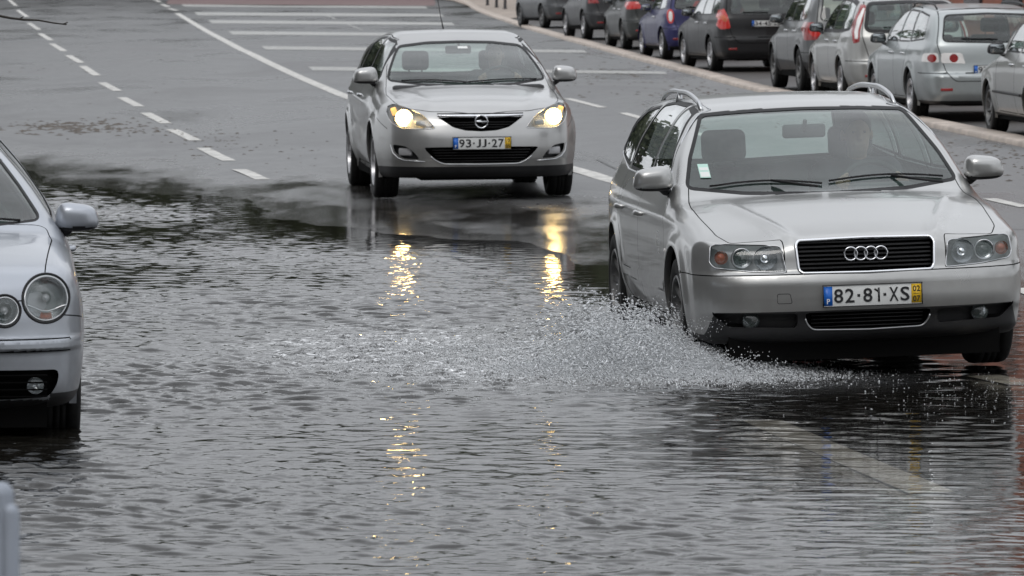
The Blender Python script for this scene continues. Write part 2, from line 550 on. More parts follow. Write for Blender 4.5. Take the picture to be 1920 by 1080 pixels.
def wing_mirror(car, c, x, y, z, s, mat, sz=(.19, .13, .13), front=True):
    """shell swept from a rounded box, with dark foot and glass"""
    sx, sy, sz_ = sz
    def f(X, Y, Z):
        u = (X - x) / sx * 2; v = (Y - y) / sy * 2; w = (Z - z) / sz_ * 2
        # rounded housing: fuller at the outside top, tapering to the foot
        w2 = w * (1 + .16 * u * s) + .03 * u * s
        w3 = w2 + .10 * u * s * (w < 0)
        u2 = u * (1 + .10 * w)
        body = (np.abs(u2) ** 3.3 + np.abs(v) ** 2.5 + np.abs(w3) ** 3.0) ** (1 / 3.0) - 1
        flat = (v - .55)
        return smax(body, flat, .15) * .06
    V, F = surfnet(f, (x - sx * .62, y - sy * .62, z - sz_ * .7), (x + sx * .62, y + sy * .62, z + sz_ * .7), .012)
    low = V[:, 2] < z - sz_ * .30
    cz = np.array([V[list(q), 2].mean() for q in F]); cy = np.array([V[list(q), 1].mean() for q in F])
    fm = (cz < z - sz_ * .34).astype(int)
    o = mesh_obj('wing_mirror', V, [tuple(q) for q in F.tolist()], [mat, MAT['plastic']], car, True, fm)
    MB().box((x, y + sy * .285, z), (sx * .78, .004, sz_ * .72), bev=.0018).build('mirror_glass', MAT['mirror'], o)
    p = c.sx(y + .03, z - sz_ * .55, s)
    MB().tube([(p[0] - s * .03, y + .05, z - sz_ * .62), (p[0] + s * .02, y + .03, z - sz_ * .55), (x - s * sx * .2, y, z - sz_ * .36)], [.04, .032, .03], 10, flat=.6).build('mirror_foot', MAT['plastic'], o)
    return o

def plate(car, txt, x, y, z, sgn, band=None, W=.52, H=.11, tilt=0.0, left_col='plateblue', parent=None):
    """number plate centred at x,y,z facing sgn*y"""
    b = MB()
    b.box((x, y, z), (W, .008, H), bev=.003, m=0)
    o = b.build('number_plate', [MAT['platewhite']], car)
    s = sgn
    fr = MB()
    yy = y + s * .005
    t = .004
    for (cx, cz, w, h) in ((x, z + H / 2, W + .008, t), (x, z - H / 2, W + .008, t), (x - W / 2, z, t, H), (x + W / 2, z, t, H)):
        fr.box((cx, yy, cz), (w, .008, h))
    fr.build('plate_frame', MAT['plastic'], o)
    L = -1 if s < 0 else 1    # image-left side in x
    bl = MB()
    bw = .045 * W / .52
    bl.box((x + L * (W / 2 - bw / 2 - .003), yy - s * .0005, z), (bw, .003, H - .012))
    bl.build('country_band', MAT['plateblue'], o)
    yt = y + s * .0062
    xl = x + L * (W / 2 - bw - .006); xr = x - L * (W / 2 - .008)
    if band:
        yb = MB(); yw = .052
        yb.box((x - L * (W / 2 - yw / 2 - .003), yy - s * .0005, z), (yw, .003, H - .012))
        yb.build('year_band', MAT['plateyellow'], o)
        xr = x - L * (W / 2 - yw - .008)
    tb = MB()
    def put(t_, a0, a1, z0, z1, yy_):
        X0, X1 = (min(a0, a1), max(a0, a1))
        put_text(tb, t_, X0, X1, z0, z1, yy_, s)
    zl, zh = z - H * .33, z + H * .33
    # character layout: widths in units
    units = []
    for ch in txt:
        if ch == '.': units.append(.62)
        elif ch in '1I': units.append(.72)
        elif ch == 'J': units.append(.85)
        elif ch == ' ': units.append(.4)
        else: units.append(1.0)
    tot = sum(units); span = (xr - xl); u = span / tot
    a = xl
    for ch, q in zip(txt, units):
        w = u * q
        if ch == '.':
            mx = a + w / 2
            tb.box((mx, yt, z), (.014, .002, .014))
        elif ch == '1':
            c0 = a + w * .55 * 1.0
            tb.box((c0 + (-L) * .006, yt, (zl + zh) / 2), (.0095, .002, zh - zl))
            tb.box((c0 + L * .007, yt, zh - .012), (.022, .0021, .0085), rot=(0, (.6 if L < 0 else -.6), 0))
        elif ch != ' ':
            g = .09 * u if ch != '1' else .20 * u
            put(ch, a + g, a + w - g, zl, zh, yt)
        a += w
    tb.build('plate_characters', MAT['platetext'], o)
    if band:
        tb = MB()
        xb = x - L * (W / 2 - .029)
        put(band[0], xb + L * .019, xb - L * .019, z + .010, z + .040, yt)
        put(band[1], xb + L * .019, xb - L * .019, z - .042, z - .012, yt)
        tb.box((xb, yt, z - .001), (.032, .002, .0025))
        tb.build('year_digits', MAT['platetext'], o)
    pb = MB()
    xb = x + L * (W / 2 - .026)
    tbx = (xb + L * .008, xb - L * .008)
    put_text(pb, 'P', min(tbx), max(tbx), z - H * .36, z - H * .12, yt, s)
    pb.build('country_letter', MAT['platewhite'], o)
    return o

def seat(car, x, y, z0, w=.5, back=.62, tilt=.28, head=True, name='seat'):
    b = MB()
    b.box((x, y, z0 + .08), (w, .5, .18), bev=.05)
    b.box((x, y + .27 + math.sin(tilt) * back * .4, z0 + .12 + back * .48), (w, .13, back), rot=(-tilt, 0, 0), bev=.05, seg=3)
    o = b.build(name, MAT['seat'], car)
    if head:
        hy = y + .27 + math.sin(tilt) * (back * .5 + back * .5)
        h = MB().box((x, hy, z0 + .12 + back + .10), (.25, .1, .18), rot=(-tilt * .5, 0, 0), bev=.04, seg=3)
        h.tube([(x - .06, hy - .01, z0 + .1 + back - .03), (x - .06, hy, z0 + .16 + back)], .007, 6)
        h.tube([(x + .06, hy - .01, z0 + .1 + back - .03), (x + .06, hy, z0 + .16 + back)], .007, 6)
        h.build('headrest', MAT['seat'], o)
    return o

def build_car(c, name, loc, rotz, roll=0.0, res=.02, mats=None):
    """body skin from the implicit form, cut into panels. Returns the thing and its shell for details"""
    car = empty(name, loc, (0, 0, rotz))
    car.rotation_euler = (c.tilt, roll, rotz)
    sh = Shell(c.f, (-c.W / 2 - .08, -.12, c.zbot - .05), (c.W / 2 + .08, c.L + .1, c.H + .06), res)
    P = MAT[c.paint]
    # cut the skin along every outline
    g = .0028 * c.__dict__.get('gapk', 1.0)
    for (nm, kind, poly, mask, how) in c.regions:
        d = region(kind, poly, mask)
        if how == 'glass':
            sh.cut(d(sh.V, sh.N)); sh.cut(d(sh.V, sh.N) - c.seal)
        elif how in ('panel',):
            sh.cut(d(sh.V, sh.N) - g); sh.cut(d(sh.V, sh.N) + g)
        elif how in ('recess', 'black') or how.startswith('lamp'):
            sh.cut(d(sh.V, sh.N))
        elif how == 'recess_edge':
            sh.cut(d(sh.V, sh.N)); sh.cut(d(sh.V, sh.N) - g * 1.3)
    for yw in (c.yf, c.yr):
        r = np.hypot(sh.V[:, 1] - yw, sh.V[:, 2] - c.R)
        sh.cut(np.where(np.abs(sh.V[:, 0]) > .45, r - (c.R + c.arch), 1.))
    for (fn) in c.lines:
        sh.cut(fn(sh.V, sh.N) - g); sh.cut(fn(sh.V, sh.N) + g)
    if c.black_below is not None:
        sh.cut(c.black_below(sh.V, sh.N))
    C, CN = sh.cents()
    nF = len(C)
    tg = np.zeros(nF, int)            # 0 = body
    gap = np.zeros(nF, bool); seal = np.zeros(nF, bool)
    names = {}
    for k, (nm, kind, poly, mask, how) in enumerate(c.regions):
        d = region(kind, poly, mask)(C, CN)
        free = tg == 0
        if how == 'glass':
            tg[free & (d < 0)] = k + 1
            m = (tg == 0) & (d >= 0) & (d < c.seal); seal |= m; tg[m] = -2
        elif how == 'panel':
            tg[free & (d < -g)] = k + 1
            m = (tg == 0) & (np.abs(d) <= g); gap |= m; tg[m] = -1
        elif how == 'recess_edge':
            tg[free & (d < 0)] = k + 1
            m = (tg == 0) & (d >= 0) & (d <= g * 1.3); gap |= m; tg[m] = -1
        else:
            tg[free & (d < 0)] = k + 1
    for fn in c.lines:
        m = (tg >= 0) & (np.abs(fn(C, CN)) <= g)
        for k, rg in enumerate(c.regions):
            if rg[4] != 'panel': m &= tg != k + 1
        tg[m] = -1
    hole = np.zeros(nF, bool)
    for yw in (c.yf, c.yr):
        hole |= (np.hypot(C[:, 1] - yw, C[:, 2] - c.R) < c.R + c.arch) & (np.abs(C[:, 0]) > .45)
    tg[hole] = -9
    blk = (c.black_below(C, CN) < 0) if c.black_below is not None else np.zeros(nF, bool)
    under = (CN[:, 2] < -.75)
    out = {}
    # body: paint, seams, black cladding
    def emit(nm, sel, mats_, off=0.0, fm=None, parent=car):
        V, F, N = sh.sub(sel, off)
        if len(F) == 0: return None
        return mesh_obj(nm, V, F, mats_, parent, True, fm, N)
    body = (tg == 0) | (tg == -1) | (tg == -2)
    fm = np.zeros(nF, int); fm[tg == -1] = 1; fm[tg == -2] = 2; fm[(blk | under) & (tg == 0)] = 3
    rb_low = (tg == 0) & ~(blk | under)
    fmb = fm[body]
    out['body'] = emit('body', body, [P, MAT['void'], MAT['black'], MAT['plastic']], 0, fmb)
    for k, (nm, kind, poly, mask, how) in enumerate(c.regions):
        sel = tg == k + 1
        if not sel.any(): continue
        if how == 'glass':
            gm = MAT['glass_ws'] if nm == 'windscreen' else MAT['glass'] if nm == 'rear_window' and c.L > 4.41 else MAT[c.glassmat]
            for sgn in (((1, -1)) if kind == 'side' else (0,)):
                ss = sel & ((C[:, 0] * sgn > 0) if sgn else True)
                emit(nm, ss, gm, -.003)
        elif how == 'panel':
            for sgn in (((1, -1)) if kind == 'side' else (0,)):
                ss = sel & ((C[:, 0] * sgn > 0) if sgn else True)
                fp = np.zeros(nF, int); fp[blk | under] = 1
                o = emit(nm, ss, [P, MAT['plastic']], 0, fp[ss])
                out.setdefault(nm, []).append(o)
        elif how in ('recess', 'recess_edge'):
            out.setdefault('_' + nm, []).append(sel)
        elif how == 'black':
            emit(nm, sel, MAT['plastic'], 0)
        elif how.startswith('lamp'):
            for sgn in (1, -1):
                V, F, N = sh.sub(sel & (C[:, 0] * sgn > 0), .004)
                if not F: continue
                n = len(V); edge = {}
                for q in F:
                    for i in range(len(q)):
                        a, b2 = q[i], q[(i + 1) % len(q)]
                        if (b2, a) in edge: del edge[(b2, a)]
                        else: edge[(a, b2)] = 1
                F2 = list(F) + [(a, b2, b2 + n, a + n)[::-1] for (a, b2) in edge]
                V2 = np.concatenate([V, V - N * .012])
                mesh_obj(nm, V2, F2, MAT[how.split(':')[1]], car, True, None, np.concatenate([N, N]))
    out['_shell'] = sh; out['_C'] = C; out['_tg'] = tg
    # cabin lining: the inner face of the skin
    inner = body | np.isin(tg, [k + 1 for k, rg in enumerate(c.regions) if rg[4] == 'panel'])
    sel = inner & (C[:, 2] > .55) & (C[:, 1] > c.cowl - .1) & ~seal
    V, F, N = sh.sub(sel, -.03)
    mesh_obj('cabin_lining', V, [q[::-1] for q in F], MAT['lining'], car, True)
    # floor pan, wheel wells, bulkhead
    hw = c.W / 2 - .19
    b = MB()
    b.box((0, (c.yf + c.yr) / 2, c.zbot + .05 - (.03 if c.__dict__.get('low') else 0)), (hw * 2 + .24, c.yr - c.yf - 2 * (c.R + .05), .15 + (.07 if c.__dict__.get('low') else 0)))
    if c.__dict__.get('low'): b.box((0, .38, .20), (hw * 2.05, .42, .2)); b.box((0, c.yf, .17), (1.1, .3, .2)); b.box((0, c.yr, .17), (1.1, .3, .2))  # black boxes added to fill the bright gap below with shade
    b.box((0, c.L / 2, c.zbot + .07), (hw * 1.45, c.L - .45, .24 if c.__dict__.get('low') else .18))
    b.box((0, c.cowl * .55, .42), (hw * 1.5, c.cowl * .7, .28))
    b.box((0, (c.cowl + c.L - .5) / 2 + .1, .45), (hw * 2.05, .9, .05))
    b.build('underbody', MAT['void'], car, False)
    for yw in (c.yf, c.yr):
        for s in (1, -1):
            w = MB()
            n = 20; rr = c.R + c.arch
            V = []; F = []
            for i in range(n + 1):
                q = -.35 + (math.pi + .7) * i / n
                yy = yw + rr * math.cos(q); zz = max(c.zbot - .02, c.R + rr * math.sin(q))
                xo = abs(c.sx(yy, max(zz, c.zbot + .06), s)[0])
                V += [(s * (xo - .002), yy, zz), (s * (xo - .035), yy, zz), (s * (xo - .05), yw + (rr + .02) * math.cos(q), max(c.zbot - .02, c.R + (rr + .02) * math.sin(q))), (s * .42, yw + (rr + .02) * math.cos(q), max(c.zbot - .02, c.R + (rr + .02) * math.sin(q)))]
            for i in range(n):
                for j in range(3):
                    F.append((i * 4 + j, i * 4 + 4 + j, i * 4 + 5 + j, i * 4 + 1 + j))
            k0 = len(V)
            V.append((s * .42, yw, c.R))
            for i in range(n): F.append((i * 4 + 3, i * 4 + 7, k0))
            w.add(V, F)
            for i in range(len(F)): pass
            fmm = [0 if (i < n * 3 and i % 3 == 0) else 1 for i in range(len(F))]
            w.M = fmm
            w.build('wheel_arch', [P if not c.blackarch else MAT['plastic'], MAT['void']], car)
    # cabin
    cz = c.seatz
    for s in (1, -1):
        seat(car, s * .36, c.cowl + .95, cz)
    sb = MB()
    sb.box((0, c.cowl + 1.95, cz + .26), (1.22, .14, .48), rot=(-.25, 0, 0), bev=.05)
    rs = sb.build('rear_seat', MAT['seat'], car)
    for s in (-.4, .4):
        MB().box((s, c.cowl + 2.03, cz + .55), (.26, .1, .13), bev=.04, seg=3).build('headrest', MAT['seat'], rs)
    db = MB()
    db.box((0, c.cowl + .33, c.dashz), (hw * 1.95, .62, .16), bev=.04)
    db.box((c.drv * .36, c.cowl + .38, c.dashz + .09), (.36, .2, .08), bev=.035)
    dash = db.build('dashboard', MAT['dash'], car)
    st = MB()
    ring = []
    for i in range(28):
        q = 2 * math.pi * i / 28
        ring.append((c.drv * .36 + .185 * math.cos(q), c.cowl + .68 + .185 * math.sin(q) * .42, c.dashz + .06 + .185 * math.sin(q) * .9))
    st.tube(ring, .015, 8, closed=True)
    st.box((c.drv * .36, c.cowl + .67, c.dashz + .05), (.14, .05, .12), rot=(.42, 0, 0), bev=.02)
    st.box((c.drv * .36, c.cowl + .68, c.dashz + .06), (.34, .02, .03), rot=(.42, 0, 0))
    st.build('steering_wheel', MAT['dash'], car)
    wz = c.H - .16
    rv = MB().box((0.0, c.wstop + .02, c.mirz), (.24, .035, .075), bev=.017, seg=3)
    rv.tube([(0, c.wstop + .01, c.mirz), (0, c.wstop - .03, c.mirz + .06)], .012, 6)
    rv.build('rear_view_mirror', MAT['dash'], car)
    for yw in (c.yf, c.yr):
        for s in (1, -1):
            wheel(car, s * (c.track / 2), yw, s, c.R, c.tw, dict(tyre=MAT['tyre'], rim=MAT[c.rimmat], disc=MAT['rim_dark']), c.rimr, c.spokes, -c.__dict__.get('lift', 0.))
    out['car'] = car
    return out

def recess(c, out, key, name, depth, mat, side=None, parent=None, floor=True, scale=1.0):
    """the opening's walls and floor pushed back along y (or x)"""
    sh = out['_shell']; sel = out['_' + key][0]
    C = out['_C']
    if side: sel = sel & (C[:, 0] * side > 0)
    V, F, N = sh.sub(sel, 0)
    if len(F) == 0: return None
    dy = depth
    n = len(V)
    edge = {}
    for q in F:
        for i in range(len(q)):
            a, b = q[i], q[(i + 1) % len(q)]
            if (b, a) in edge: del edge[(b, a)]
            else: edge[(a, b)] = 1
    if np.ndim(dy) == 0:
        cen = V.mean(0)
        flat = V.copy()
        flat[:, 1] = V[:, 1] + dy
    V2 = np.concatenate([V, flat])
    F2 = [tuple(i + n for i in q) for q in F] if floor else []
    F2 += [(a, b, b + n, a + n)[::-1] for (a, b) in edge]
    return mesh_obj(name, V2, F2, mat, parent or out['car'], False)

def cover(c, out, key, name, mat, off=0.0, side=None, parent=None):
    sh = out['_shell']; sel = out['_' + key][0]; C = out['_C']
    if side: sel = sel & (C[:, 0] * side > 0)
    V, F, N = sh.sub(sel, off)
    if not F: return None
    return mesh_obj(name, V, F, mat, parent or out['car'], True, None, N)

def rim_strip(c, P, w, d, kind='front', off=0.004, closed=True, n=6):
    """a bead following an outline drawn on the skin: points (u, v) projected along the view"""
    pts = []
    for (u, v) in P:
        if kind == 'front': p = c.fy(u, v); nrm = (0, -1, 0)
        elif kind == 'rear': p = c.ry(u, v); nrm = (0, 1, 0)
        elif kind == 'side+': p = c.sx(u, v, 1); nrm = (1, 0, 0)
        elif kind == 'side-': p = c.sx(u, v, -1); nrm = (-1, 0, 0)
        elif kind == 'top': p = c.tz(u, v); nrm = (0, 0, 1)
        pts.append((p[0] + nrm[0] * off, p[1] + nrm[1] * off, p[2] + nrm[2] * off))
    return pts

def handle(car_out, c, y, z, s, door_list, mat, ln=.17):
    p = c.sx(y, z, s)
    b = MB()
    b.tube([(p[0] - s * .01, y - ln / 2, z), (p[0] + s * .022, y - ln * .36, z + .002), (p[0] + s * .028, y, z + .003), (p[0] + s * .022, y + ln * .36, z + .002), (p[0] - s * .01, y + ln / 2, z)], [.012, .014, .015, .014, .012], 8)
    par = None
    if door_list:
        for o in door_list:
            if o is not None and np.sign(o.data.vertices[0].co.x) == s: par = o
    return b.build('door_handle', mat, par or car_out['car'])
# ------------------------------------------------------------------ camera
FPX = 10000.0
HC = 2.1
cam = bpy.data.cameras.new('camera')
cam.sensor_width = 36; cam.lens = FPX / 1920 * 36
cam.clip_start = .1; cam.clip_end = 3000
co = bpy.data.objects.new('camera', cam); COL.objects.link(co)
PITCH = math.atan(600 / FPX)
ROLL = R(0.25)
co.location = (0, 0, HC)
Mc = Matrix.Rotation(R(90) - PITCH, 4, 'X') @ Matrix.Rotation(ROLL, 4, 'Z')
co.matrix_world = Matrix.Translation((0, 0, HC)) @ Mc
SC.camera = co
cam.dof.use_dof = True; cam.dof.focus_distance = 29.0; cam.dof.aperture_fstop = 13.0

G1 = spl([(0, -.04), (18, -.03), (30, -.022), (37, 0), (48, .045), (57, .10), (62, .14), (67, .165), (80, .21), (92, .26), (102, .32), (112, .38), (124, .42), (145, .47), (250, .9), (400, 1.3)])
def gz(x, y):
    xx = np.clip(x, -9, 7)
    q = np.clip((np.asarray(y, float) - 31) / 7, 0, 1)
    side = np.where(xx > 1, .3 + .7 * q, 1.0)
    und = .008 * np.sin(x * 1.3 + .7 * np.sin(y * .31)) * np.sin(y * .37 + 1) + .005 * np.sin(x * 2.9 + y * .53) * np.sin(y * .9 - x) + .0025 * np.sin(x * 7.1 - y * .8) * np.sin(y * 1.9 + x * 2)
    und = und * np.clip((64 - np.asarray(y, float)) / 6, 0, 1)
    return G1(y) + .013 * (xx - 1) * side + und
def unproj(px, py):
    d = Mc.to_3x3() @ Vector(((px - 960) / FPX, (540 - py) / FPX, -1))
    t = 5.0
    prev = None
    for i in range(40000):
        p = Vector((0, 0, HC)) + d * t
        h = p.z - float(gz(p.x, p.y))
        if h < 0:
            t0, h0 = prev
            t = t0 + (t - t0) * h0 / (h0 - h)
            p = Vector((0, 0, HC)) + d * t
            return p
        prev = (t, h)
        t += max(.02, min(1.0, h * 3))
    return p
def proj(p):
    v = Mc.to_3x3().transposed() @ (Vector(p) - Vector((0, 0, HC)))
    return (960 + FPX * v.x / -v.z, 540 - FPX * v.y / -v.z)
# ------------------------------------------------------------------ paints
paint('silver_a', (.41, .411, .403), metal=.8, rough=.30)
paint('silver_b', (.42, .42, .415), metal=.78, rough=.31)
paint('silver_p', (.37, .393, .43), metal=.7, rough=.36)

# ---------------------------------------------------- estate car (nearest, right)
def est_extra(ax, y):
    # the two bonnet creases that run from the screen pillars to the grille
    xr = .36 + (y - .05) * .26
    e = .017 * np.exp(-((ax - xr) / .038) ** 2) - .010 * (1 / (1 + np.exp(-(ax - xr - .05) / .03)))
    return e * np.clip((1.15 - y) / .25, 0, 1) * np.clip((y + .1) / .15, 0, 1)
def est_bumps(y, z):
    # rub strip on the doors and a sill
    s = .014 * (np.abs(z - .43) < .028) * ((y > 1.33) & (y < 3.15))
    s = s + .018 * (z < .27) * ((y > 1.25) & (y < 3.2))
    s = s + .010 * np.exp(-((z - .80) / .035) ** 2) * np.clip((y - .6) / .4, 0, 1) * np.clip((4.3 - y) / .4, 0, 1)
    return s

A = Car(L=4.54, W=1.766, H=1.43, yf=.90, yr=3.55, R=.315, track=1.545, tw=.215, rimr=.215, spokes=(10, .042), rimmat='rim_dark',
        paint='silver_a', seal=.018, glassmat='glass', zbot=.19, kf=.055, kr=.10, kside=.075,
        plan=[(0, .845), (.35, .868), (.93, .88), (2., .883), (3.3, .876), (4., .845), (4.54, .78)],
        top=[(-.3, .60), (0, .69), (.05, .715), (.12, .742), (.3, .790), (.6, .845), (.9, .892), (1.1, .906), (1.17, .914), (1.22, .93), (1.35, 1.0), (1.55, 1.115), (1.8, 1.25), (1.95, 1.322), (2.05, 1.355), (2.3, 1.39), (2.7, 1.41), (3.1, 1.408), (3.6, 1.387), (4.0, 1.35), (4.25, 1.31), (4.6, 1.2)],
        belt=[(0, .80), (.9, .865), (1.3, .905), (2.5, .925), (4.5, .95)],
        fz=[(0, .25), (.17, .13), (.24, .06), (.32, .035), (.36, .012), (.44, 0), (.50, .0), (.545, .012), (.575, .035), (.6, .04), (.68, .055), (.74, .085), (.80, .13), (.9, .2), (1.5, .25)],
        rz=[(0, .2), (.2, .06), (.4, .0), (.55, 0), (.62, .05), (.9, .08), (1.0, .13), (1.3, .40), (1.45, .5)],
        fplan=[(0, 0), (.25, .008), (.45, .03), (.6, .062), (.7, .10), (.78, .155), (.85, .27), (.95, .5)],
        side=[(-.8, -.13), (-.66, -.055), (-.55, -.02), (-.42, -.004), (-.3, 0), (-.18, -.004), (-.07, -.022), (0, -.055), (.05, -.08), (.2, -.135), (.32, -.20), (.42, -.27), (.55, -.37), (.8, -.6)],
        crown=.055, hood_curve=.10, ws_curve=.14, ws=(1.2, 1.95), extra=est_extra, bumps=est_bumps, blackarch=False,
        seatz=.29, dashz=.81, drv=1, mirz=1.22, gapk=1.0, lift=-.012, low=True)
fr = lambda V, N: (V[:, 1] < .75)
frn = lambda V, N: (V[:, 1] < .75) & (N[:, 1] < -.12)
wsm = lambda V, N: (V[:, 1] < 2.4) & (V[:, 1] > .9) & (N[:, 1] < -.25)
sdm = lambda V, N: (np.abs(V[:, 0]) > .3) & (np.abs(N[:, 0]) > .25)
rem = lambda V, N: (V[:, 1] > 3.2) & (N[:, 1] > .15)
tpm = lambda V, N: (N[:, 2] > .12) & (V[:, 2] > .6)
A_ws = rpoly(mirror_poly([(0, .920), (.45, .932), (.725, .962), (.675, 1.10), (.580, 1.275), (.555, 1.318), (.3, 1.332), (0, 1.338)]), .02)
A_grille = rpoly(mirror_poly([(0, .553), (.335, .557), (.352, .575), (.362, .70), (.345, .722), (0, .728)]), .02)
A_head = rpoly([(.415, .562), (.60, .572), (.772, .592), (.795, .62), (.785, .70), (.76, .712), (.455, .700), (.435, .690)], .018)
A_low = rpoly(mirror_poly([(0, .262), (.285, .268), (.315, .30), (.33, .352), (0, .352)]), .02)
A_lowside = rpoly([(.365, .275), (.71, .285), (.80, .36), (.365, .352)], .02)
A_bonnet = [(0, .0), (.36, .0), (.372, .10), (.43, .14), (.70, .17), (.735, .35), (.755, .8), (.765, 1.05), (.74, 1.17), (.70, 1.29), (0, 1.19)]
A_bonnet = rpoly([(-.425, .145), (-.405, -.2), (0, -.2), (.405, -.2), (.425, .145), (.69, .20), (.735, .35), (.762, .8), (.765, 1.05), (.75, 1.24), (.70, 1.6), (-.70, 1.6), (-.75, 1.24), (-.765, 1.05), (-.762, .8), (-.735, .35), (-.69, .20)], .03)
A.regions = [
    ('windscreen', 'frontc', A_ws, wsm, 'glass'),
    ('grille', 'frontc', A_grille, fr, 'recess'),
    ('headlight', 'front', A_head, fr, 'recess_edge'),
    ('lower_grille', 'frontc', A_low, fr, 'recess'),
    ('bumper_duct', 'front', A_lowside, fr, 'recess'),
    ('side_window', 'side', rpoly([(1.70, 1.005), (1.95, 1.22), (2.12, 1.325), (2.36, 1.355), (2.40, .995)], .03), sdm, 'glass'),
    ('side_window', 'side', rpoly([(2.46, .995), (2.43, 1.36), (2.9, 1.365), (3.20, 1.345), (3.34, 1.01)], .03), sdm, 'glass'),
    ('side_window', 'side', rpoly([(3.41, 1.02), (3.27, 1.335), (3.7, 1.30), (3.98, 1.22), (4.12, 1.06)], .04), sdm, 'glass'),
    ('rear_window', 'rearc', rpoly(mirror_poly([(0, .98), (.58, 1.0), (.50, 1.30), (0, 1.32)]), .04), rem, 'glass'),
    ('bonnet', 'top', A_bonnet, lambda V, N: (V[:, 2] > .553) & (V[:, 2] < 1.1), 'panel'),
    ('front_door', 'side', rpoly([(1.38, .27), (1.33, .55), (1.37, .86), (1.62, .98), (1.92, 1.25), (2.1, 1.355), (2.42, 1.395), (2.44, .27)], .04), sdm, 'panel'),
    ('rear_door', 'side', rpoly([(2.44, .27), (2.42, 1.395), (2.9, 1.395), (3.24, 1.37), (3.40, 1.0), (3.38, .75), (3.2, .60), (3.12, .27)], .05), sdm, 'panel'),
]
def a_bumper(V, N):
    # joint between bumper and wing
    d = (V[:, 2] - .553)
    d = np.where((V[:, 1] < .6), d, 1.)
    return d
def a_bumper2(V, N):
    return np.where((np.abs(V[:, 0]) > .8) & (V[:, 2] < .553) & (V[:, 2] > .2), V[:, 1] - .535, 1.)
A.lines = [a_bumper]
A.black_below = lambda V, N: np.where(V[:, 1] < .9, V[:, 2] - (.362 - .0 * V[:, 1]), V[:, 2] - .16) + np.where((V[:, 1] < .6) & (np.abs(V[:, 0]) > .78), .12 * np.clip((np.abs(V[:, 0]) - .78) / .04, 0, 1), 0)
ca = Vector((1.853, 27.42, 0))
zA = -.008
oA = build_car(A, 'estate_car', (ca.x, ca.y, zA), R(6.0), -.036, res=.018)
carA = oA['car']
tag(carA, 'silver estate car with four ring badge splashing through the flood water', 'car')
# grille
recess(A, oA, 'grille', 'grille', .075, MAT['void'])
gb = MB()
gpts = []
for (u, v) in A_grille[::1]:
    p = A.fy(u, v); gpts.append((u, p[1] - .002, v))
gb.tube(gpts, .0085, 8, closed=True)
gfr = gb.build('grille_frame', MAT['chrome'], carA)
sl = MB()
for i in range(7):
    z = .580 + i * .0215
    P_ = []
    for u in np.linspace(-.345, .345, 15):
        P_.append((u, A.fy(u, z)[1] + .026, z))
    V = []; F = []
    for j, p in enumerate(P_):
        V += [(p[0], p[1], z + .004), (p[0], p[1], z - .004), (p[0], p[1] + .03, z - .003), (p[0], p[1] + .03, z + .005)]
    for j in range(len(P_) - 1):
        for k in range(4): F.append((j * 4 + k, j * 4 + (k + 1) % 4, j * 4 + 4 + (k + 1) % 4, j * 4 + 4 + k))
    sl.add(V, F)
sl.build('grille_slats', MAT['plastic'], gfr, False)
rg = MB()
for k in (-1.5, -.5, .5, 1.5):
    cx = k * .0525; cz = .648
    rg.tube([(cx + .0335 * math.cos(2 * math.pi * i / 40), A.fy(0, .648)[1] + .006, cz + .0335 * math.sin(2 * math.pi * i / 40)) for i in range(40)], .0046, 8, closed=True)
rg.build('ring_badge', MAT['chrome'], gfr)
# headlights
for s in (1, -1):
    hl = recess(A, oA, 'headlight', 'headlight', .085, MAT['lampgrey'], side=s)
    cover(A, oA, 'headlight', 'headlight_lens', MAT['lens'], -.002, side=s, parent=hl)
    outl = [(s * u, v) for (u, v) in A_head]
    pts = [(u, A.fy(u, v)[1] + .001, v) for (u, v) in outl]
    MB().tube(pts, .004, 6, closed=True).build('headlight_rim', MAT['trim'], hl)
    def cup(cx, cz, r, mat, nm, dy=.03, depth=.05, core=True, coremat='lens'):
        y0 = A.fy(s * cx, cz)[1] + dy
        M = Matrix.Translation((s * cx, y0, cz)) @ Matrix.Rotation(R(90), 4, 'Z')
        b = MB()
        b.lathe([(r, 0), (r * .985, .006), (r * .86, depth * .45), (r * .55, depth * .85), (r * .25, depth), (0, depth)], 32, M)
        o = b.build(nm, MAT[mat], hl)
        return y0
    y0 = cup(.515, .636, .062, 'reflector', 'reflector', .02, .06)
    MB().lathe([(0, -.0), (.018, .004), (.024, .014), (.024, .04)], 20, Matrix.Translation((s * .515, y0 + .012, .636)) @ Matrix.Rotation(R(90), 4, 'Z')).build('bulb_shield', MAT['chrome'], hl)
    y0 = cup(.635, .640, .056, 'reflector', 'reflector', .02, .03)
    MB().lathe([(0, -.012), (.016, -.009), (.028, 0), (.034, .012), (.034, .03)], 24, Matrix.Translation((s * .635, y0 + .012, .640)) @ Matrix.Rotation(R(90), 4, 'Z')).build('projector', MAT['glass_dark'], hl)
    MB().tube([(s * .635 + .05 * math.cos(q / 24 * 2 * math.pi), y0 - .002, .640 + .05 * math.sin(q / 24 * 2 * math.pi)) for q in range(24)], .005, 6, closed=True).build('projector_ring', MAT['trim'], hl)
    y0 = cup(.735, .644, .036, 'reflector', 'reflector', .02, .03)
    MB().lathe([(0, -.004), (.018, 0), (.026, .012), (.026, .02)], 20, Matrix.Translation((s * .735, y0 + .006, .644)) @ Matrix.Rotation(R(90), 4, 'Z')).build('indicator', MAT['amber'], hl)
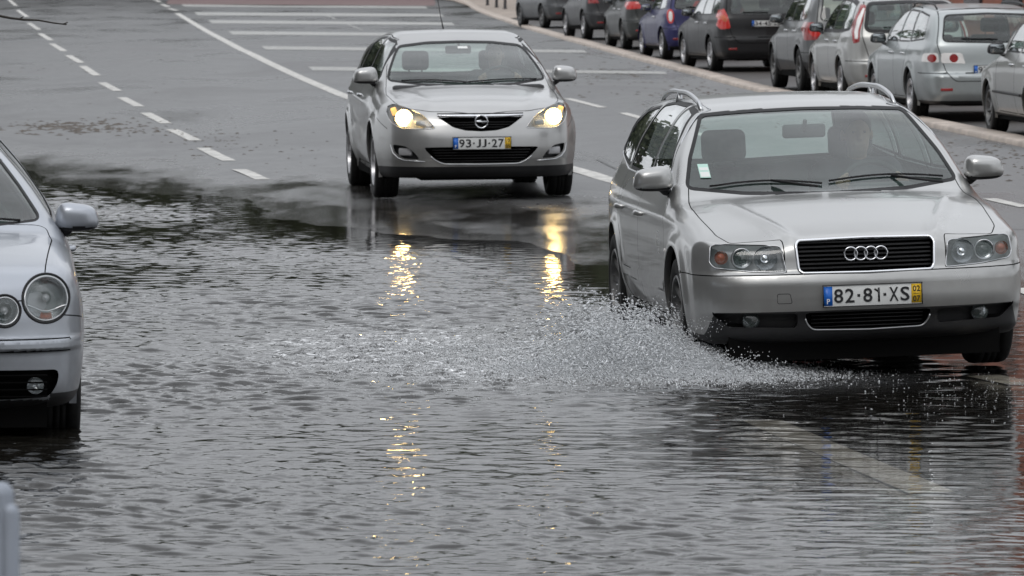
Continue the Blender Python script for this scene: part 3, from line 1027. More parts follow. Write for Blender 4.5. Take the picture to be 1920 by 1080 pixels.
# lower grille and ducts
recess(A, oA, 'lower_grille', 'lower_grille', .07, MAT['void'])
for s in (1, -1):
    recess(A, oA, 'bumper_duct', 'bumper_duct', .06, MAT['plastic'], side=s)
    y0 = A.fy(s * .625, .315)[1]
    fl = MB().lathe([(.045, -.004), (.047, .002), (.045, .02), (.03, .045), (0, .05)], 28, Matrix.Translation((s * .60, y0 + .012, .317)) @ Matrix.Rotation(R(90), 4, 'Z')).build('fog_light', MAT['reflector'], carA)
    MB().lathe([(0, -.010), (.03, -.007), (.044, .0), (.044, .004)], 28, Matrix.Translation((s * .60, y0 + .010, .317)) @ Matrix.Rotation(R(90), 4, 'Z')).build('fog_light_lens', MAT['lens'], fl)
tb = MB()
tb.tube([(u, A.fy(u, v)[1] - .001, v) for (u, v) in rpoly([(-.335, .360), (-.32, .30), (-.288, .262), (0, .255), (.288, .262), (.32, .30), (.335, .360)], .03)[5:-5]], .0045, 6)
tb.build('lower_grille_trim', MAT['trim'], carA)
for z in (.285, .31, .335):
    pass
lg = MB()
for i in range(4):
    z = .275 + i * .02
    lg.box((0, A.fy(0, z)[1] + .035, z), (.58, .012, .005))
lg.build('lower_grille_slats', MAT['plastic'], carA)
plate(carA, '82.81.XS', .018, A.fy(.0, .42)[1] - .012, .437, -1, band=('02', '07'), W=.515)
# tow eye cover: a thin raised outline
pts = [(u, A.fy(u, v)[1] - .0004, v) for (u, v) in rpoly([(-.47, .405), (-.395, .405), (-.405, .455), (-.47, .455)], .01)]
MB().tube(pts, .0018, 5, closed=True).build('tow_cover', MAT['plastic'], carA)
# bonnet shut line trim above the grille is the panel gap; wipers
wp = MB()
for (x0, x1, yy) in ((-.62, -.02, 1.27), (.02, .66, 1.27)):
    P_ = []
    for t in np.linspace(0, 1, 9):
        x = x0 + (x1 - x0) * t
        z = .962 + .022 * math.sin(t * math.pi) + (.01 if x0 > 0 else 0)
        p = A.fy(x, z); P_.append((x, p[1] - .016, z))
    wp.tube(P_, .006, 6)
    wp.tube([(x1 - .04, 1.17, .95), (x0 * .45 + x1 * .55, P_[5][1] - .012, .985)], .008, 6)
wp.build('windscreen_wiper', MAT['black'], carA)
# paper stickers inside the screen, low on the kerb side
st = MB()
def on_ws(x, z, off): p = A.fy(x, z); return (p[0], p[1] + off, p[2])
def wsquad(mb, x0, x1, z0, z1, off):
    mb.add([on_ws(x0, z0, off), on_ws(x1, z0, off), on_ws(x1, z1, off), on_ws(x0, z1, off)], [(0, 1, 2, 3)])
wsquad(st, -.653, -.598, 1.005, 1.075, -.0045)
o = st.build('screen_sticker', MAT['sticker'], carA, False)
s2 = MB(); wsquad(s2, -.648, -.602, 1.010, 1.035, -.0055); wsquad(s2, -.648, -.602, 1.043, 1.058, -.0055); s2.build('sticker_print', MAT['paper'], o, False)
# mirrors, handles, roof rails, antenna
for s in (1, -1):
    wing_mirror(carA, A, s * .905, 1.50, 1.005, s, MAT['silver_a'], (.215, .15, .132))
    for (y, dl) in ((2.28, 'front_door'), (3.17, 'rear_door')):
        handle(oA, A, y, .785, s, oA.get(dl), MAT['silver_a'])
    rr = MB()
    Q = []
    for t in np.linspace(0, 1, 17):
        y = 2.15 + t * 1.6
        xx = .55 - .02 * abs(t - .5)
        lift = .046 * min(1, math.sin(math.pi * min(max(t, 0), 1)) ** .45 * 1.05) if 0 < t < 1 else -.004
        z = A.tz(s * xx, y)[2] + lift
        Q.append((s * xx, y, z))
    rr.tube(Q, .013, 8, flat=1.2)
    rr.tube([(Q[8][0], Q[8][1], Q[8][2]), (Q[8][0], Q[8][1], Q[8][2] - .08)], [.013, .03], 8)
    rr.build('roof_rail', MAT['trim'], carA)
    # bright line round the side windows
    tr = MB()
    P_ = rpoly([(1.63, .985), (1.90, 1.235), (2.10, 1.348), (2.40, 1.382), (3.0, 1.388), (3.7, 1.33), (4.02, 1.24), (4.17, 1.05), (3.4, .985), (2.4, .972)], .05)
    tr.tube([(A.sx(u, v, s)[0] + s * .001, u, v) for (u, v) in P_], .006, 5, closed=True)
    tr.build('window_trim', MAT['trim'], carA)
    for (y0, y1) in ((1.42, 2.41), (2.47, 3.10)):
        pass
# amber repeater
for s in (1, -1):
    p = A.sx(1.28, .63, s)
    MB().box((p[0], 1.28, .63), (.012, .05, .022), bev=.005).build('side_repeater', MAT['clearlens'], carA)
# ---------------------------------------------------- hatchback with its lamps on (centre)
def h_extra(ax, y):
    xr = .42 + (y - .05) * .20
    e = .012 * np.exp(-((ax - xr) / .06) ** 2)
    return e * np.clip((1.0 - y) / .3, 0, 1) * np.clip((y - .05) / .2, 0, 1)
def h_bumps(y, z):
    s = .016 * np.exp(-((z - .84 - .03 * (y - 1.5)) / .04) ** 2) * np.clip((y - 1.5) / .6, 0, 1) * np.clip((4.2 - y) / .4, 0, 1)
    s = s - .016 * np.exp(-((z - .52 - .16 * np.abs(y - 2.3)) / .09) ** 2) * ((y > 1.4) & (y < 3.2))
    s = s + .014 * (z < .27) * ((y > 1.3) & (y < 3.2))
    return s
B = Car(L=4.42, W=1.814, H=1.50, yf=.92, yr=3.605, R=.327, track=1.575, tw=.215, rimr=.215, spokes=(5, .07), rimmat='rim',
        paint='silver_b', seal=.020, glassmat='glass', zbot=.20, kf=.10, kr=.12, kside=.11, flare=.028,
        plan=[(0, .86), (.35, .885), (.92, .90), (2., .905), (3.4, .90), (4., .875), (4.42, .82)],
        top=[(-.3, .70), (0, .765), (.06, .80), (.15, .845), (.35, .905), (.65, .950), (.9, .985), (1.0, 1.0), (1.08, 1.02), (1.25, 1.105), (1.5, 1.23), (1.8, 1.355), (2.0, 1.425), (2.2, 1.485), (2.5, 1.50), (2.9, 1.495), (3.4, 1.455), (3.8, 1.40), (4.1, 1.32), (4.5, 1.1)],
        belt=[(0, .86), (.9, .93), (1.3, .97), (2.5, 1.0), (4.4, 1.06)],
        side=[(-.85, -.13), (-.72, -.06), (-.6, -.02), (-.45, -.004), (-.3, 0), (-.2, -.006), (-.08, -.03), (0, -.065), (.05, -.092), (.2, -.155), (.32, -.21), (.42, -.27), (.55, -.37), (.8, -.6)],
        fz=[(0, .22), (.2, .12), (.26, .07), (.33, .035), (.38, .012), (.47, 0), (.56, .005), (.66, .03), (.76, .075), (.84, .14), (.95, .25), (1.5, .3)],
        rz=[(0, .2), (.2, .08), (.4, .0), (.6, 0), (.7, .06), (1.0, .12), (1.1, .2), (1.4, .55), (1.5, .7)],
        fplan=[(0, 0), (.25, .012), (.45, .045), (.6, .10), (.7, .17), (.78, .26), (.86, .42), (.95, .62)],
        crown=.06, hood_curve=.16, ws_curve=.16, ws=(1.05, 2.0), extra=h_extra, bumps=h_bumps, blackarch=False,
        seatz=.37, dashz=.93, drv=1, mirz=1.315)
B_ws = rpoly(mirror_poly([(0, 1.012), (.40, 1.022), (.71, 1.062), (.675, 1.15), (.605, 1.28), (.555, 1.345), (.3, 1.375), (0, 1.382)]), .03)
B_head = rpoly([(.805, .835), (.745, .862), (.60, .815), (.50, .76), (.435, .685), (.405, .645), (.60, .640), (.70, .648), (.775, .69), (.812, .76)], .02)
B_grille = rpoly(mirror_poly([(0, .618), (.14, .626), (.25, .655), (.33, .71), (.378, .742), (0, .75)]), .015)
B_low = rpoly(mirror_poly([(0, .335), (.34, .338), (.42, .375), (.52, .478), (.3, .482), (0, .482)]), .02)
B_fog = rpoly([(.775, .505), (.67, .490), (.60, .44), (.545, .372), (.68, .378), (.755, .43)], .02)
B.regions = [
    ('windscreen', 'frontc', B_ws, wsm, 'glass'),
    ('grille', 'frontc', B_grille, fr, 'recess'),
    ('headlight', 'front', B_head, fr, 'recess_edge'),
    ('lower_grille', 'frontc', B_low, fr, 'recess'),
    ('fog_recess', 'front', B_fog, fr, 'recess'),
    ('side_window', 'side', rpoly([(1.45, 1.06), (1.75, 1.26), (2.0, 1.385), (2.38, 1.42), (2.44, 1.065)], .03), sdm, 'glass'),
    ('side_window', 'side', rpoly([(2.50, 1.065), (2.45, 1.42), (2.9, 1.41), (3.2, 1.36), (3.42, 1.10)], .04), sdm, 'glass'),
    ('side_window', 'side', rpoly([(3.48, 1.12), (3.28, 1.345), (3.55, 1.27), (3.68, 1.17)], .03), sdm, 'glass'),
    ('rear_window', 'rearc', rpoly(mirror_poly([(0, 1.06), (.58, 1.08), (.50, 1.36), (0, 1.38)]), .05), rem, 'glass'),
    ('bonnet', 'top', rpoly([(-.77, .9), (-.74, .45), (-.66, .28), (-.45, .16), (0, .085), (.45, .16), (.66, .28), (.74, .45), (.77, .9), (.755, 1.12), (.70, 1.6), (-.70, 1.6), (-.755, 1.12)], .04), lambda V, N: (N[:, 2] > .12) & (V[:, 2] > .6) & (V[:, 2] < 1.2), 'panel'),
    ('front_door', 'side', rpoly([(1.40, .28), (1.33, .6), (1.36, .95), (1.72, 1.22), (2.0, 1.41), (2.42, 1.455), (2.47, .28)], .04), sdm, 'panel'),
    ('rear_door', 'side', rpoly([(2.47, .28), (2.42, 1.455), (2.9, 1.45), (3.24, 1.39), (3.47, 1.08), (3.42, .8), (3.2, .66), (3.1, .28)], .05), sdm, 'panel'),
]
B.lines = [lambda V, N: np.where((V[:, 1] > .33) & (V[:, 1] < .62) & (np.abs(V[:, 0]) > .78), V[:, 2] - .66 - .35 * (V[:, 1] - .4), 1.)]
B.black_below = lambda V, N: np.where(V[:, 1] < .9, V[:, 2] - .305, V[:, 2] - .17)
oB = build_car(B, 'hatchback', (-.268, 47.45, float(gz(-.4, 48.5))), R(6.4), -.012, res=.024)
carB = oB['car']
tag(carB, 'silver hatchback driving towards the puddle with both headlamps lit', 'car')
recess(B, oB, 'grille', 'grille', .06, MAT['void'])
cb = MB()
V = []; F = []
us = np.linspace(-.385, .385, 25)
for j, u in enumerate(us):
    p = B.fy(u, .752)
    hz = .014 * (1 - (abs(u) / .40) ** 3) + .003
    V += [(u, p[1] - .010, .768), (u, p[1] - .016, .768 - hz), (u, p[1] + .0, .762 - hz * 2), (u, p[1] + .02, .765)]
for j in range(len(us) - 1):
    for k in range(4): F.append((j * 4 + k, j * 4 + (k + 1) % 4, j * 4 + 4 + (k + 1) % 4, j * 4 + 4 + k))
cb.add(V, F)
gfr = cb.build('grille_bar', MAT['chrome'], carB)
MB().tube([(u, B.fy(u, .775)[1] - .002, .776) for u in us], .004, 5).build('grille_edge', MAT['void'], carB)
em = MB()
ye = B.fy(0, .70)[1] - .022
em.tube([(.056 * math.cos(q / 36 * 2 * math.pi), ye, .705 + .056 * math.sin(q / 36 * 2 * math.pi)) for q in range(36)], .0075, 8, closed=True)
# flattened lightning bolt across the ring
bolt = [(-.060, -.004), (.008, -.004), (-.008, -.016), (.060, .004), (-.008, .004), (.008, .016)]
bolt = [(-.062, .006), (-.004, .016), (.0, .006), (.062, .006), (.062, -.004), (.004, -.016), (.0, -.006), (-.062, -.006)]
n = len(bolt)
em.add([(x, ye - .006, .705 + z) for x, z in bolt] + [(x, ye + .004, .705 + z) for x, z in bolt], [tuple(range(n)), tuple(range(2 * n - 1, n - 1, -1))] + [(i, i + n, (i + 1) % n + n, (i + 1) % n) for i in range(n)])
em.lathe([(0, .004), (.05, .004)], 30, Matrix.Translation((0, ye + .004, .705)) @ Matrix.Rotation(R(90), 4, 'Z'), 1)
em.build('round_badge', [MAT['chrome'], MAT['void']], gfr)
for i in range(3):
    z = .655 + i * .022
    w = (.20, .26, .31)[i]
    MB().box((0, B.fy(0, z)[1] + .03, z), (w * 2, .012, .004)).build('grille_slat', MAT['plastic'], gfr)
for s in (1, -1):
    hl = recess(B, oB, 'headlight', 'headlight', .10, MAT['lampgrey'], side=s)
    cover(B, oB, 'headlight', 'headlight_lens', MAT['lens'], -.002, side=s, parent=hl)
    pts = [(s * u, B.fy(s * u, v)[1] + .002, v) for (u, v) in B_head]
    MB().tube(pts, .005, 6, closed=True).build('headlight_rim', MAT['trim'], hl)
    y0 = B.fy(s * .675, .738)[1] + .035
    M = Matrix.Translation((s * .672, y0, .738)) @ Matrix.Rotation(R(90), 4, 'Z')
    MB().lathe([(.078, 0), (.076, .01), (.06, .04), (.03, .06), (0, .062)], 30, M).build('lamp_bowl', MAT['reflector'], hl)
    MB().lathe([(0, .0), (.03, .002), (.046, .008), (.054, .018), (.05, .02)], 30, M).build('lit_bulb', MAT['bulb'], hl)
    y1 = B.fy(s * .755, .80)[1] + .03
    MB().box((s * .748, y1, .795), (.05, .02, .07), rot=(0, s * .3, 0), bev=.008).build('lit_corner', MAT['bulbamber'], hl)
    y2 = B.fy(s * .53, .69)[1] + .03
    MB().box((s * .535, y2 + .02, .69), (.09, .03, .05), bev=.012).build('lamp_reflector', MAT['lampgrey'], hl)
    recess(B, oB, 'fog_recess', 'fog_recess', .05, MAT['plastic'], side=s)
    yf_ = B.fy(s * .67, .44)[1] + .02
    MB().box((s * .665, yf_ + .015, .438), (.13, .03, .07), rot=(0, 0, s * .5), bev=.012).build('fog_light', MAT['lampgrey'], carB)
    MB().tube([(s * u, B.fy(s * u, v)[1] - .001, v) for (u, v) in [(.79, .50), (.775, .43), (.735, .385), (.68, .362), (.60, .358), (.50, .352)]], .006, 6).build('fog_light_trim', MAT['trim'], carB)
    wing_mirror(carB, B, s * .915, 1.42, 1.095, s, MAT['silver_b'], (.225, .16, .15))
    for (y, dl) in ((2.32, 'front_door'), (3.27, 'rear_door')):
        handle(oB, B, y, .90, s, oB.get(dl), MAT['trim'])
recess(B, oB, 'lower_grille', 'lower_grille', .07, MAT['void'])
lt = MB()
lt.tube([(u, B.fy(u, v)[1] - .001, v) for (u, v) in rpoly([(-.53, .485), (-.425, .37), (-.34, .328), (0, .325), (.34, .328), (.425, .37), (.53, .485)], .04)[5:-5]], .007, 6)
lt.build('lower_grille_trim', MAT['trim'], carB)
lg = MB()
for i in range(5):
    z = .355 + i * .025
    lg.box((0, B.fy(0, z)[1] + .04, z), (.76 + i * .03, .012, .005))
lg.build('lower_grille_slats', MAT['plastic'], carB)
plate(carB, '93.JJ.27', .0, B.fy(0, .50)[1] - .014, .515, -1, band=('10', '05'))
wp = MB()
for (x0, x1) in ((-.60, .02), (-.05, .64)):
    P_ = []
    for t in np.linspace(0, 1, 9):
        x = x0 + (x1 - x0) * t; z = 1.032 + .018 * math.sin(t * math.pi) + (.02 * (abs(x) / .6) ** 2)
        P_.append((x, B.fy(x, z)[1] - .016, z))
    wp.tube(P_, .007, 6)
wp.build('windscreen_wiper', MAT['black'], carB)
at = MB().tube([(-.05, 2.9, 1.50), (-.06, 3.02, 1.60), (-.075, 3.2, 1.80), (-.08, 3.24, 1.86)], [.007, .004, .0035, .003], 6)
at.build('aerial', MAT['black'], carB)
st = MB()
p0 = [B.fy(x, z) for (x, z) in ((-.03, 1.35), (.06, 1.35), (.06, 1.33), (-.03, 1.33))]
st.add([(p[0], p[1] - .002 + .006, p[2]) for p in p0], [(0, 1, 2, 3)]); st.build('screen_sticker', MAT['paper'], carB, False)

# ---------------------------------------------------- small car at the left edge
def p_bumps(y, z):
    s = .014 * (np.abs(z - .47) < .026) * ((y > 1.2) & (y < 2.9))
    return s
P = Car(L=3.9, W=1.65, H=1.46, yf=.78, yr=3.24, R=.295, track=1.44, tw=.19, rimr=.185, spokes=(7, .035), rimmat='rim',
        paint='silver_p', seal=.011, glassmat='glass_dark', zbot=.185, kf=.09, kr=.12, kside=.10, flare=.012, arch=.035,
        plan=[(0, .79), (.3, .812), (.78, .822), (2., .825), (3.4, .81), (3.9, .77)],
        top=[(-.3, .70), (0, .755), (.06, .78), (.15, .815), (.35, .865), (.6, .905), (.8, .93), (.9, .945), (1.0, .985), (1.2, 1.10), (1.45, 1.235), (1.65, 1.325), (1.8, 1.385), (2.0, 1.43), (2.3, 1.46), (2.8, 1.455), (3.2, 1.42), (3.6, 1.33), (4., 1.1)],
        belt=[(0, .80), (.8, .87), (1.3, .91), (2.5, .95), (3.9, 1.0)],
        fz=[(0, .15), (.19, .09), (.24, .04), (.30, .02), (.40, .008), (.438, .004), (.458, -.018), (.490, -.018), (.512, .01), (.6, .02), (.70, .04), (.78, .08), (.9, .2), (1.5, .3)],
        rz=[(0, .2), (.2, .06), (.4, 0), (.6, 0), (.9, .06), (1.0, .12), (1.3, .3), (1.45, .4)],
        fplan=[(0, 0), (.25, .010), (.45, .035), (.6, .075), (.68, .12), (.74, .17), (.80, .27), (.9, .45)],
        side=[(-.8, -.13), (-.66, -.055), (-.55, -.02), (-.42, -.004), (-.3, 0), (-.18, -.006), (-.07, -.026), (0, -.06), (.05, -.095), (.2, -.20), (.32, -.30), (.42, -.39), (.55, -.5), (.8, -.6)],
        crown=.05, hood_curve=.12, ws_curve=.14, ws=(.95, 1.75), bumps=p_bumps, blackarch=False, seatz=.34, dashz=.84, drv=1, mirz=1.26, low=True)
P_ws = rpoly(mirror_poly([(0, .955), (.35, .962), (.65, .99), (.56, 1.13), (.455, 1.27), (.41, 1.325), (0, 1.345)]), .03)
cH = circle_poly(.648, .678, .106, 48)
cI = circle_poly(.462, .628, .070, 40)
P.regions = [
    ('windscreen', 'frontc', P_ws, wsm, 'glass'),
    ('headlight', 'front', cH, fr, 'recess_edge'),
    ('inner_headlight', 'front', cI, fr, 'recess_edge'),
    ('lower_grille', 'frontc', rpoly(mirror_poly([(0, .222), (.66, .238), (.70, .30), (.705, .362), (0, .372)]), .03), fr, 'recess'),
    ('side_window', 'side', rpoly([(1.35, .99), (1.6, 1.17), (1.8, 1.30), (2.1, 1.345), (2.16, .99)], .03), sdm, 'glass'),
    ('side_window', 'side', rpoly([(2.22, .99), (2.18, 1.35), (2.6, 1.35), (3.0, 1.30), (3.15, 1.03)], .04), sdm, 'glass'),
    ('rear_window', 'rearc', rpoly(mirror_poly([(0, 1.0), (.53, 1.02), (.46, 1.30), (0, 1.32)]), .05), rem, 'glass'),
    ('bonnet', 'top', rpoly([(-.70, .9), (-.665, .45), (-.62, -.1), (0, -.1), (.62, -.1), (.665, .45), (.70, .9), (.68, 1.06), (.4, 1.0), (0, .96), (-.4, 1.0), (-.68, 1.06)], .03), lambda V, N: (V[:, 2] > .672), 'panel'),
    ('front_door', 'side', rpoly([(1.22, .28), (1.18, .55), (1.20, .9), (1.5, 1.13), (1.8, 1.33), (2.17, 1.39), (2.19, .28)], .04), sdm, 'panel'),
    ('rear_door', 'side', rpoly([(2.19, .28), (2.17, 1.39), (2.6, 1.385), (3.05, 1.33), (3.2, 1.0), (3.05, .7), (2.85, .55), (2.8, .28)], .05), sdm, 'panel'),
]
P.lines = [lambda V, N: np.where((V[:, 1] < .3) & (np.abs(V[:, 0]) < .55) & (np.abs(V[:, 0]) > .0), V[:, 2] - .672, 1.),
           lambda V, N: np.where((V[:, 1] > .06) & (V[:, 1] < .45) & (np.abs(V[:, 0]) > .70), V[:, 2] - .60 + .10 * (V[:, 1] - .2), 1.),
           lambda V, N: np.where((V[:, 1] < .25) & (np.abs(V[:, 0]) < .76), V[:, 2] - .446, 1.),
           lambda V, N: np.where((V[:, 1] < .25) & (np.abs(V[:, 0]) < .76), V[:, 2] - .501, 1.)]
P.black_below = lambda V, N: np.where(V[:, 1] < .6, V[:, 2] - (.215 + .04 * (np.abs(V[:, 0]) > .66)), V[:, 2] - .17)
oP = build_car(P, 'small_car', (-2.70, 23.5, -.06), R(6.8), -.004, res=.014)
carP = oP['car']
tag(carP, 'pale blue silver small car with round headlamps standing in the water at the left edge', 'car')
for s in (1, -1):
    for (key, cx, cz, r, full) in (('headlight', .648, .678, .106, True), ('inner_headlight', .462, .628, .070, False)):
        hl = recess(P, oP, key, key, .09, MAT['lampgrey'], side=s)
        cover(P, oP, key, key + '_lens', MAT['lens'], -.001, side=s, parent=hl)
        for rr_, mt, nm, wd in ((r + .001, 'black', 'headlight_seal', .006), (r - .010, 'trim', 'headlight_rim', .005)):
            MB().tube([(s * cx + rr_ * math.cos(q / 48 * 2 * math.pi), P.fy(s * cx + rr_ * math.cos(q / 48 * 2 * math.pi), cz + rr_ * math.sin(q / 48 * 2 * math.pi))[1] + .002, cz + rr_ * math.sin(q / 48 * 2 * math.pi)) for q in range(48)], wd, 6, closed=True).build(nm, MAT[mt], hl)
        y0 = P.fy(s * cx, cz)[1] + .02
        M = Matrix.Translation((s * cx, y0, cz)) @ Matrix.Rotation(R(90), 4, 'Z')
        MB().lathe([(r - .012, 0), (r - .018, .01), (r * .7, .045), (r * .35, .065), (0, .07)], 36, M).build('lamp_bowl', MAT['reflector'], hl)
        MB().lathe([(0, .012), (.016, .016), (.018, .05)], 18, M).build('bulb_shield', MAT['lampgrey'], hl)
        if full:
            # bright divider curving under the main bowl, amber lamp beneath
            MB().tube([(s * cx + u, y0 + .004 - .0 * u, cz - .030 - .028 * math.cos(u / .10 * math.pi / 2) ** 2) for u in np.linspace(-.093, .093, 17)], .006, 6).build('lamp_divider', MAT['trim'], hl)
            MB().lathe([(0, -.004), (.022, .0), (.026, .012)], 20, Matrix.Translation((s * cx, y0 + .012, cz - .078)) @ Matrix.Rotation(R(90), 4, 'Z')).build('indicator', MAT['amber'], hl)
    y0 = P.fy(s * .60, .29)[1] + .004
    fl = MB().lathe([(.038, 0), (.036, .01), (.02, .035), (0, .04)], 28, Matrix.Translation((s * .598, y0, .292)) @ Matrix.Rotation(R(90), 4, 'Z')).build('fog_light', MAT['reflector'], carP)
    MB().lathe([(0, -.008), (.024, -.006), (.036, 0)], 28, Matrix.Translation((s * .598, y0 - .001, .292)) @ Matrix.Rotation(R(90), 4, 'Z')).build('fog_light_lens', MAT['lens'], fl)
    wing_mirror(carP, P, s * .83, 1.33, .985, s, MAT['silver_p'], (.20, .14, .13))
    handle(oP, P, 2.05, .80, s, oP.get('front_door'), MAT['silver_p'])
recess(P, oP, 'lower_grille', 'lower_grille', .06, MAT['void'])
lg = MB()
for i in range(4):
    z = .245 + i * .032
    lg.box((0, P.fy(0, z)[1] + .055, z), (1.30, .03, .005))
lg.build('lower_grille_slats', MAT['void'], carP)
plate(carP, '46.29.UC', 0, P.fy(0, .39)[1] - .014, .40, -1, band=('03', '04'))
wp = MB()
for (x0, x1) in ((-.55, .0), (.0, .56)):
    Q = [(x0 + (x1 - x0) * t, P.fy(x0 + (x1 - x0) * t, .985 + .015 * math.sin(t * math.pi))[1] - .014, .985 + .015 * math.sin(t * math.pi)) for t in np.linspace(0, 1, 8)]
    wp.tube(Q, .006, 6)
wp.build('windscreen_wiper', MAT['black'], carP)
# ---------------------------------------------------- cars parked beyond the kerb, seen from behind
def parked_cfg(L=4.5, W=1.76, H=1.45, yf=.9, wb=2.65, kind='estate', **k):
    zb = .62 * H
    cowl = 1.1; wst = 1.95
    top = [(-.3, .60), (0, .68), (.08, .73), (.3, .80), (.7, .87), (cowl - .1, .92), (cowl, .945), (cowl + .15, 1.01), (cowl + .45, 1.0 + (H - 1.0) * .52), (wst - .1, H - .10), (wst + .1, H - .045), (wst + .5, H - .008), (wst + .9, H)]
    if kind == 'saloon':
        top += [(L - 1.6, H - .05), (L - 1.25, H - .16), (L - .75, 1.07), (L - .62, 1.03), (L - .2, 1.0), (L + .1, .95)]
        rz = [(0, .2), (.2, .07), (.4, 0), (.58, 0), (.64, .04), (.95, .08), (1.1, .2)]
    elif kind == 'estate':
        top += [(L - 1.0, H - .035), (L - .55, H - .085), (L - .3, H - .14), (L + .1, H - .3)]
        rz = [(0, .2), (.2, .07), (.36, 0), (.56, 0), (.62, .05), (.92, .09), (1.0, .13), (H - .1, .46), (H, .6)]
    else:
        top += [(L - 1.1, H - .03), (L - .6, H - .09), (L - .35, H - .16), (L + .1, H - .35)]
        rz = [(0, .2), (.2, .07), (.36, 0), (.58, 0), (.64, .05), (.96, .10), (1.04, .15), (H - .08, .42), (H, .55)]
    c = Car(L=L, W=W, H=H, yf=yf, yr=yf + wb, R=k.pop('R', .315), track=W - .23, tw=.205, rimr=k.pop('rimr', .21), spokes=k.pop('spokes', (7, .045)), rimmat=k.pop('rimmat', 'rim'),
            seal=k.pop('seal', .02), glassmat=k.pop('glassmat', 'glass'), zbot=k.pop('zbot', .21), kf=.1, kr=k.pop('kr', .11), kside=.09, arch=.05,
            plan=[(0, W / 2 - .06), (.4, W / 2 - .015), (1, W / 2), (L - 1.2, W / 2), (L - .5, W / 2 - .02), (L, W / 2 - .075)],
            top=top, belt=[(0, zb - .08), (1.2, zb), (L, zb + .06)],
            fz=[(0, .2), (.2, .1), (.35, .02), (.5, 0), (.7, .05), (.85, .15), (1.5, .3)], rz=rz,
            ws=(cowl, wst), blackarch=k.pop('blackarch', False), seatz=.32, dashz=.82, drv=1, mirz=H - .2, gapk=1.8, **k)
    c.kindname = kind
    return c
def parked_regions(c, tail, tailm='lamp:red', roofline=.09, extra=()):
    L, H = c.L, c.H
    zb = .62 * H + .085
    rl = H - roofline
    gl = [('tail_light', 'rear', t[0], (lambda V, N: V[:, 1] > L - .62), 'lamp:' + t[1]) for t in tail]
    bw = [('windscreen', 'frontc', rpoly(mirror_poly([(0, .98), (.66, 1.0), (.55, rl - .05), (0, rl - .01)]), .04), wsm, 'glass')]
    if c.kindname == 'saloon':
        sw = [[(1.62, zb), (1.95, rl - .02), (2.42, rl), (2.46, zb)], [(2.52, zb), (2.48, rl), (3.0, rl - .03), (3.3, rl - .15), (3.4, zb)]]
        rw = rpoly([(-.50, L - 1.28), (-.62, L - .80), (.62, L - .80), (.50, L - 1.28)], .05)
        gl.append(('rear_window', 'top', rw, lambda V, N: N[:, 2] > .3, 'glass'))
        bt = []
    else:
        x3 = L - .62
        sw = [[(1.58, zb), (1.95, rl - .02), (2.40, rl), (2.44, zb)], [(2.50, zb), (2.46, rl), (3.1, rl - .01), (3.28, zb + .01)], [(3.35, zb + .01), (3.18, rl - .01), (x3 - .15, rl - .06), (x3 + .05, zb + .05)]]
        if L < 4: sw = [[(1.5, zb), (1.9, rl - .02), (2.5, rl), (2.55, zb)], [(2.62, zb), (2.58, rl), (L - .75, rl - .04), (L - .55, zb + .04)]]
        rw = rpoly(mirror_poly([(0, zb + .005), (.62, zb + .02), (.54, H - .14), (0, H - .12)]), .06)
        gl.append(('rear_window', 'rearc', rw, lambda V, N: (V[:, 1] > L - 1.0) & (N[:, 1] > .12), 'glass'))
        tg_ = rpoly(mirror_poly([(0, .50), (.50, .50), (.60, .62), (.70, .96), (.60, H - .07), (0, H - .05)]), .05)
        bt = [('tailgate', 'rearc', tg_, lambda V, N: (V[:, 1] > L - 1.0) & (N[:, 1] > .1), 'panel')]
    sws = [('side_window', 'side', rpoly(q, .03), sdm, 'glass') for q in sw]
    dr = [('front_door', 'side', rpoly([(1.36, .28), (1.34, .85), (1.9, rl + .02), (2.43, rl + .05), (2.47, .28)], .04), sdm, 'panel')]
    if L >= 4: dr.append(('rear_door', 'side', rpoly([(2.47, .28), (2.43, rl + .05), (3.1, rl + .04), (3.32, zb - .02), (3.30, .75), (3.08, .55), (3.05, .28)], .05), sdm, 'panel'))
    c.regions = gl + bw + sws + list(extra) + bt + dr
    c.lines = [lambda V, N: np.where((V[:, 1] > L - .55) & ((np.abs(V[:, 0]) > .62) | (V[:, 2] > .6)), V[:, 2] - .60, 1.)]
    c.black_below = lambda V, N: V[:, 2] - (c.blackz if hasattr(c, 'blackz') else .26)

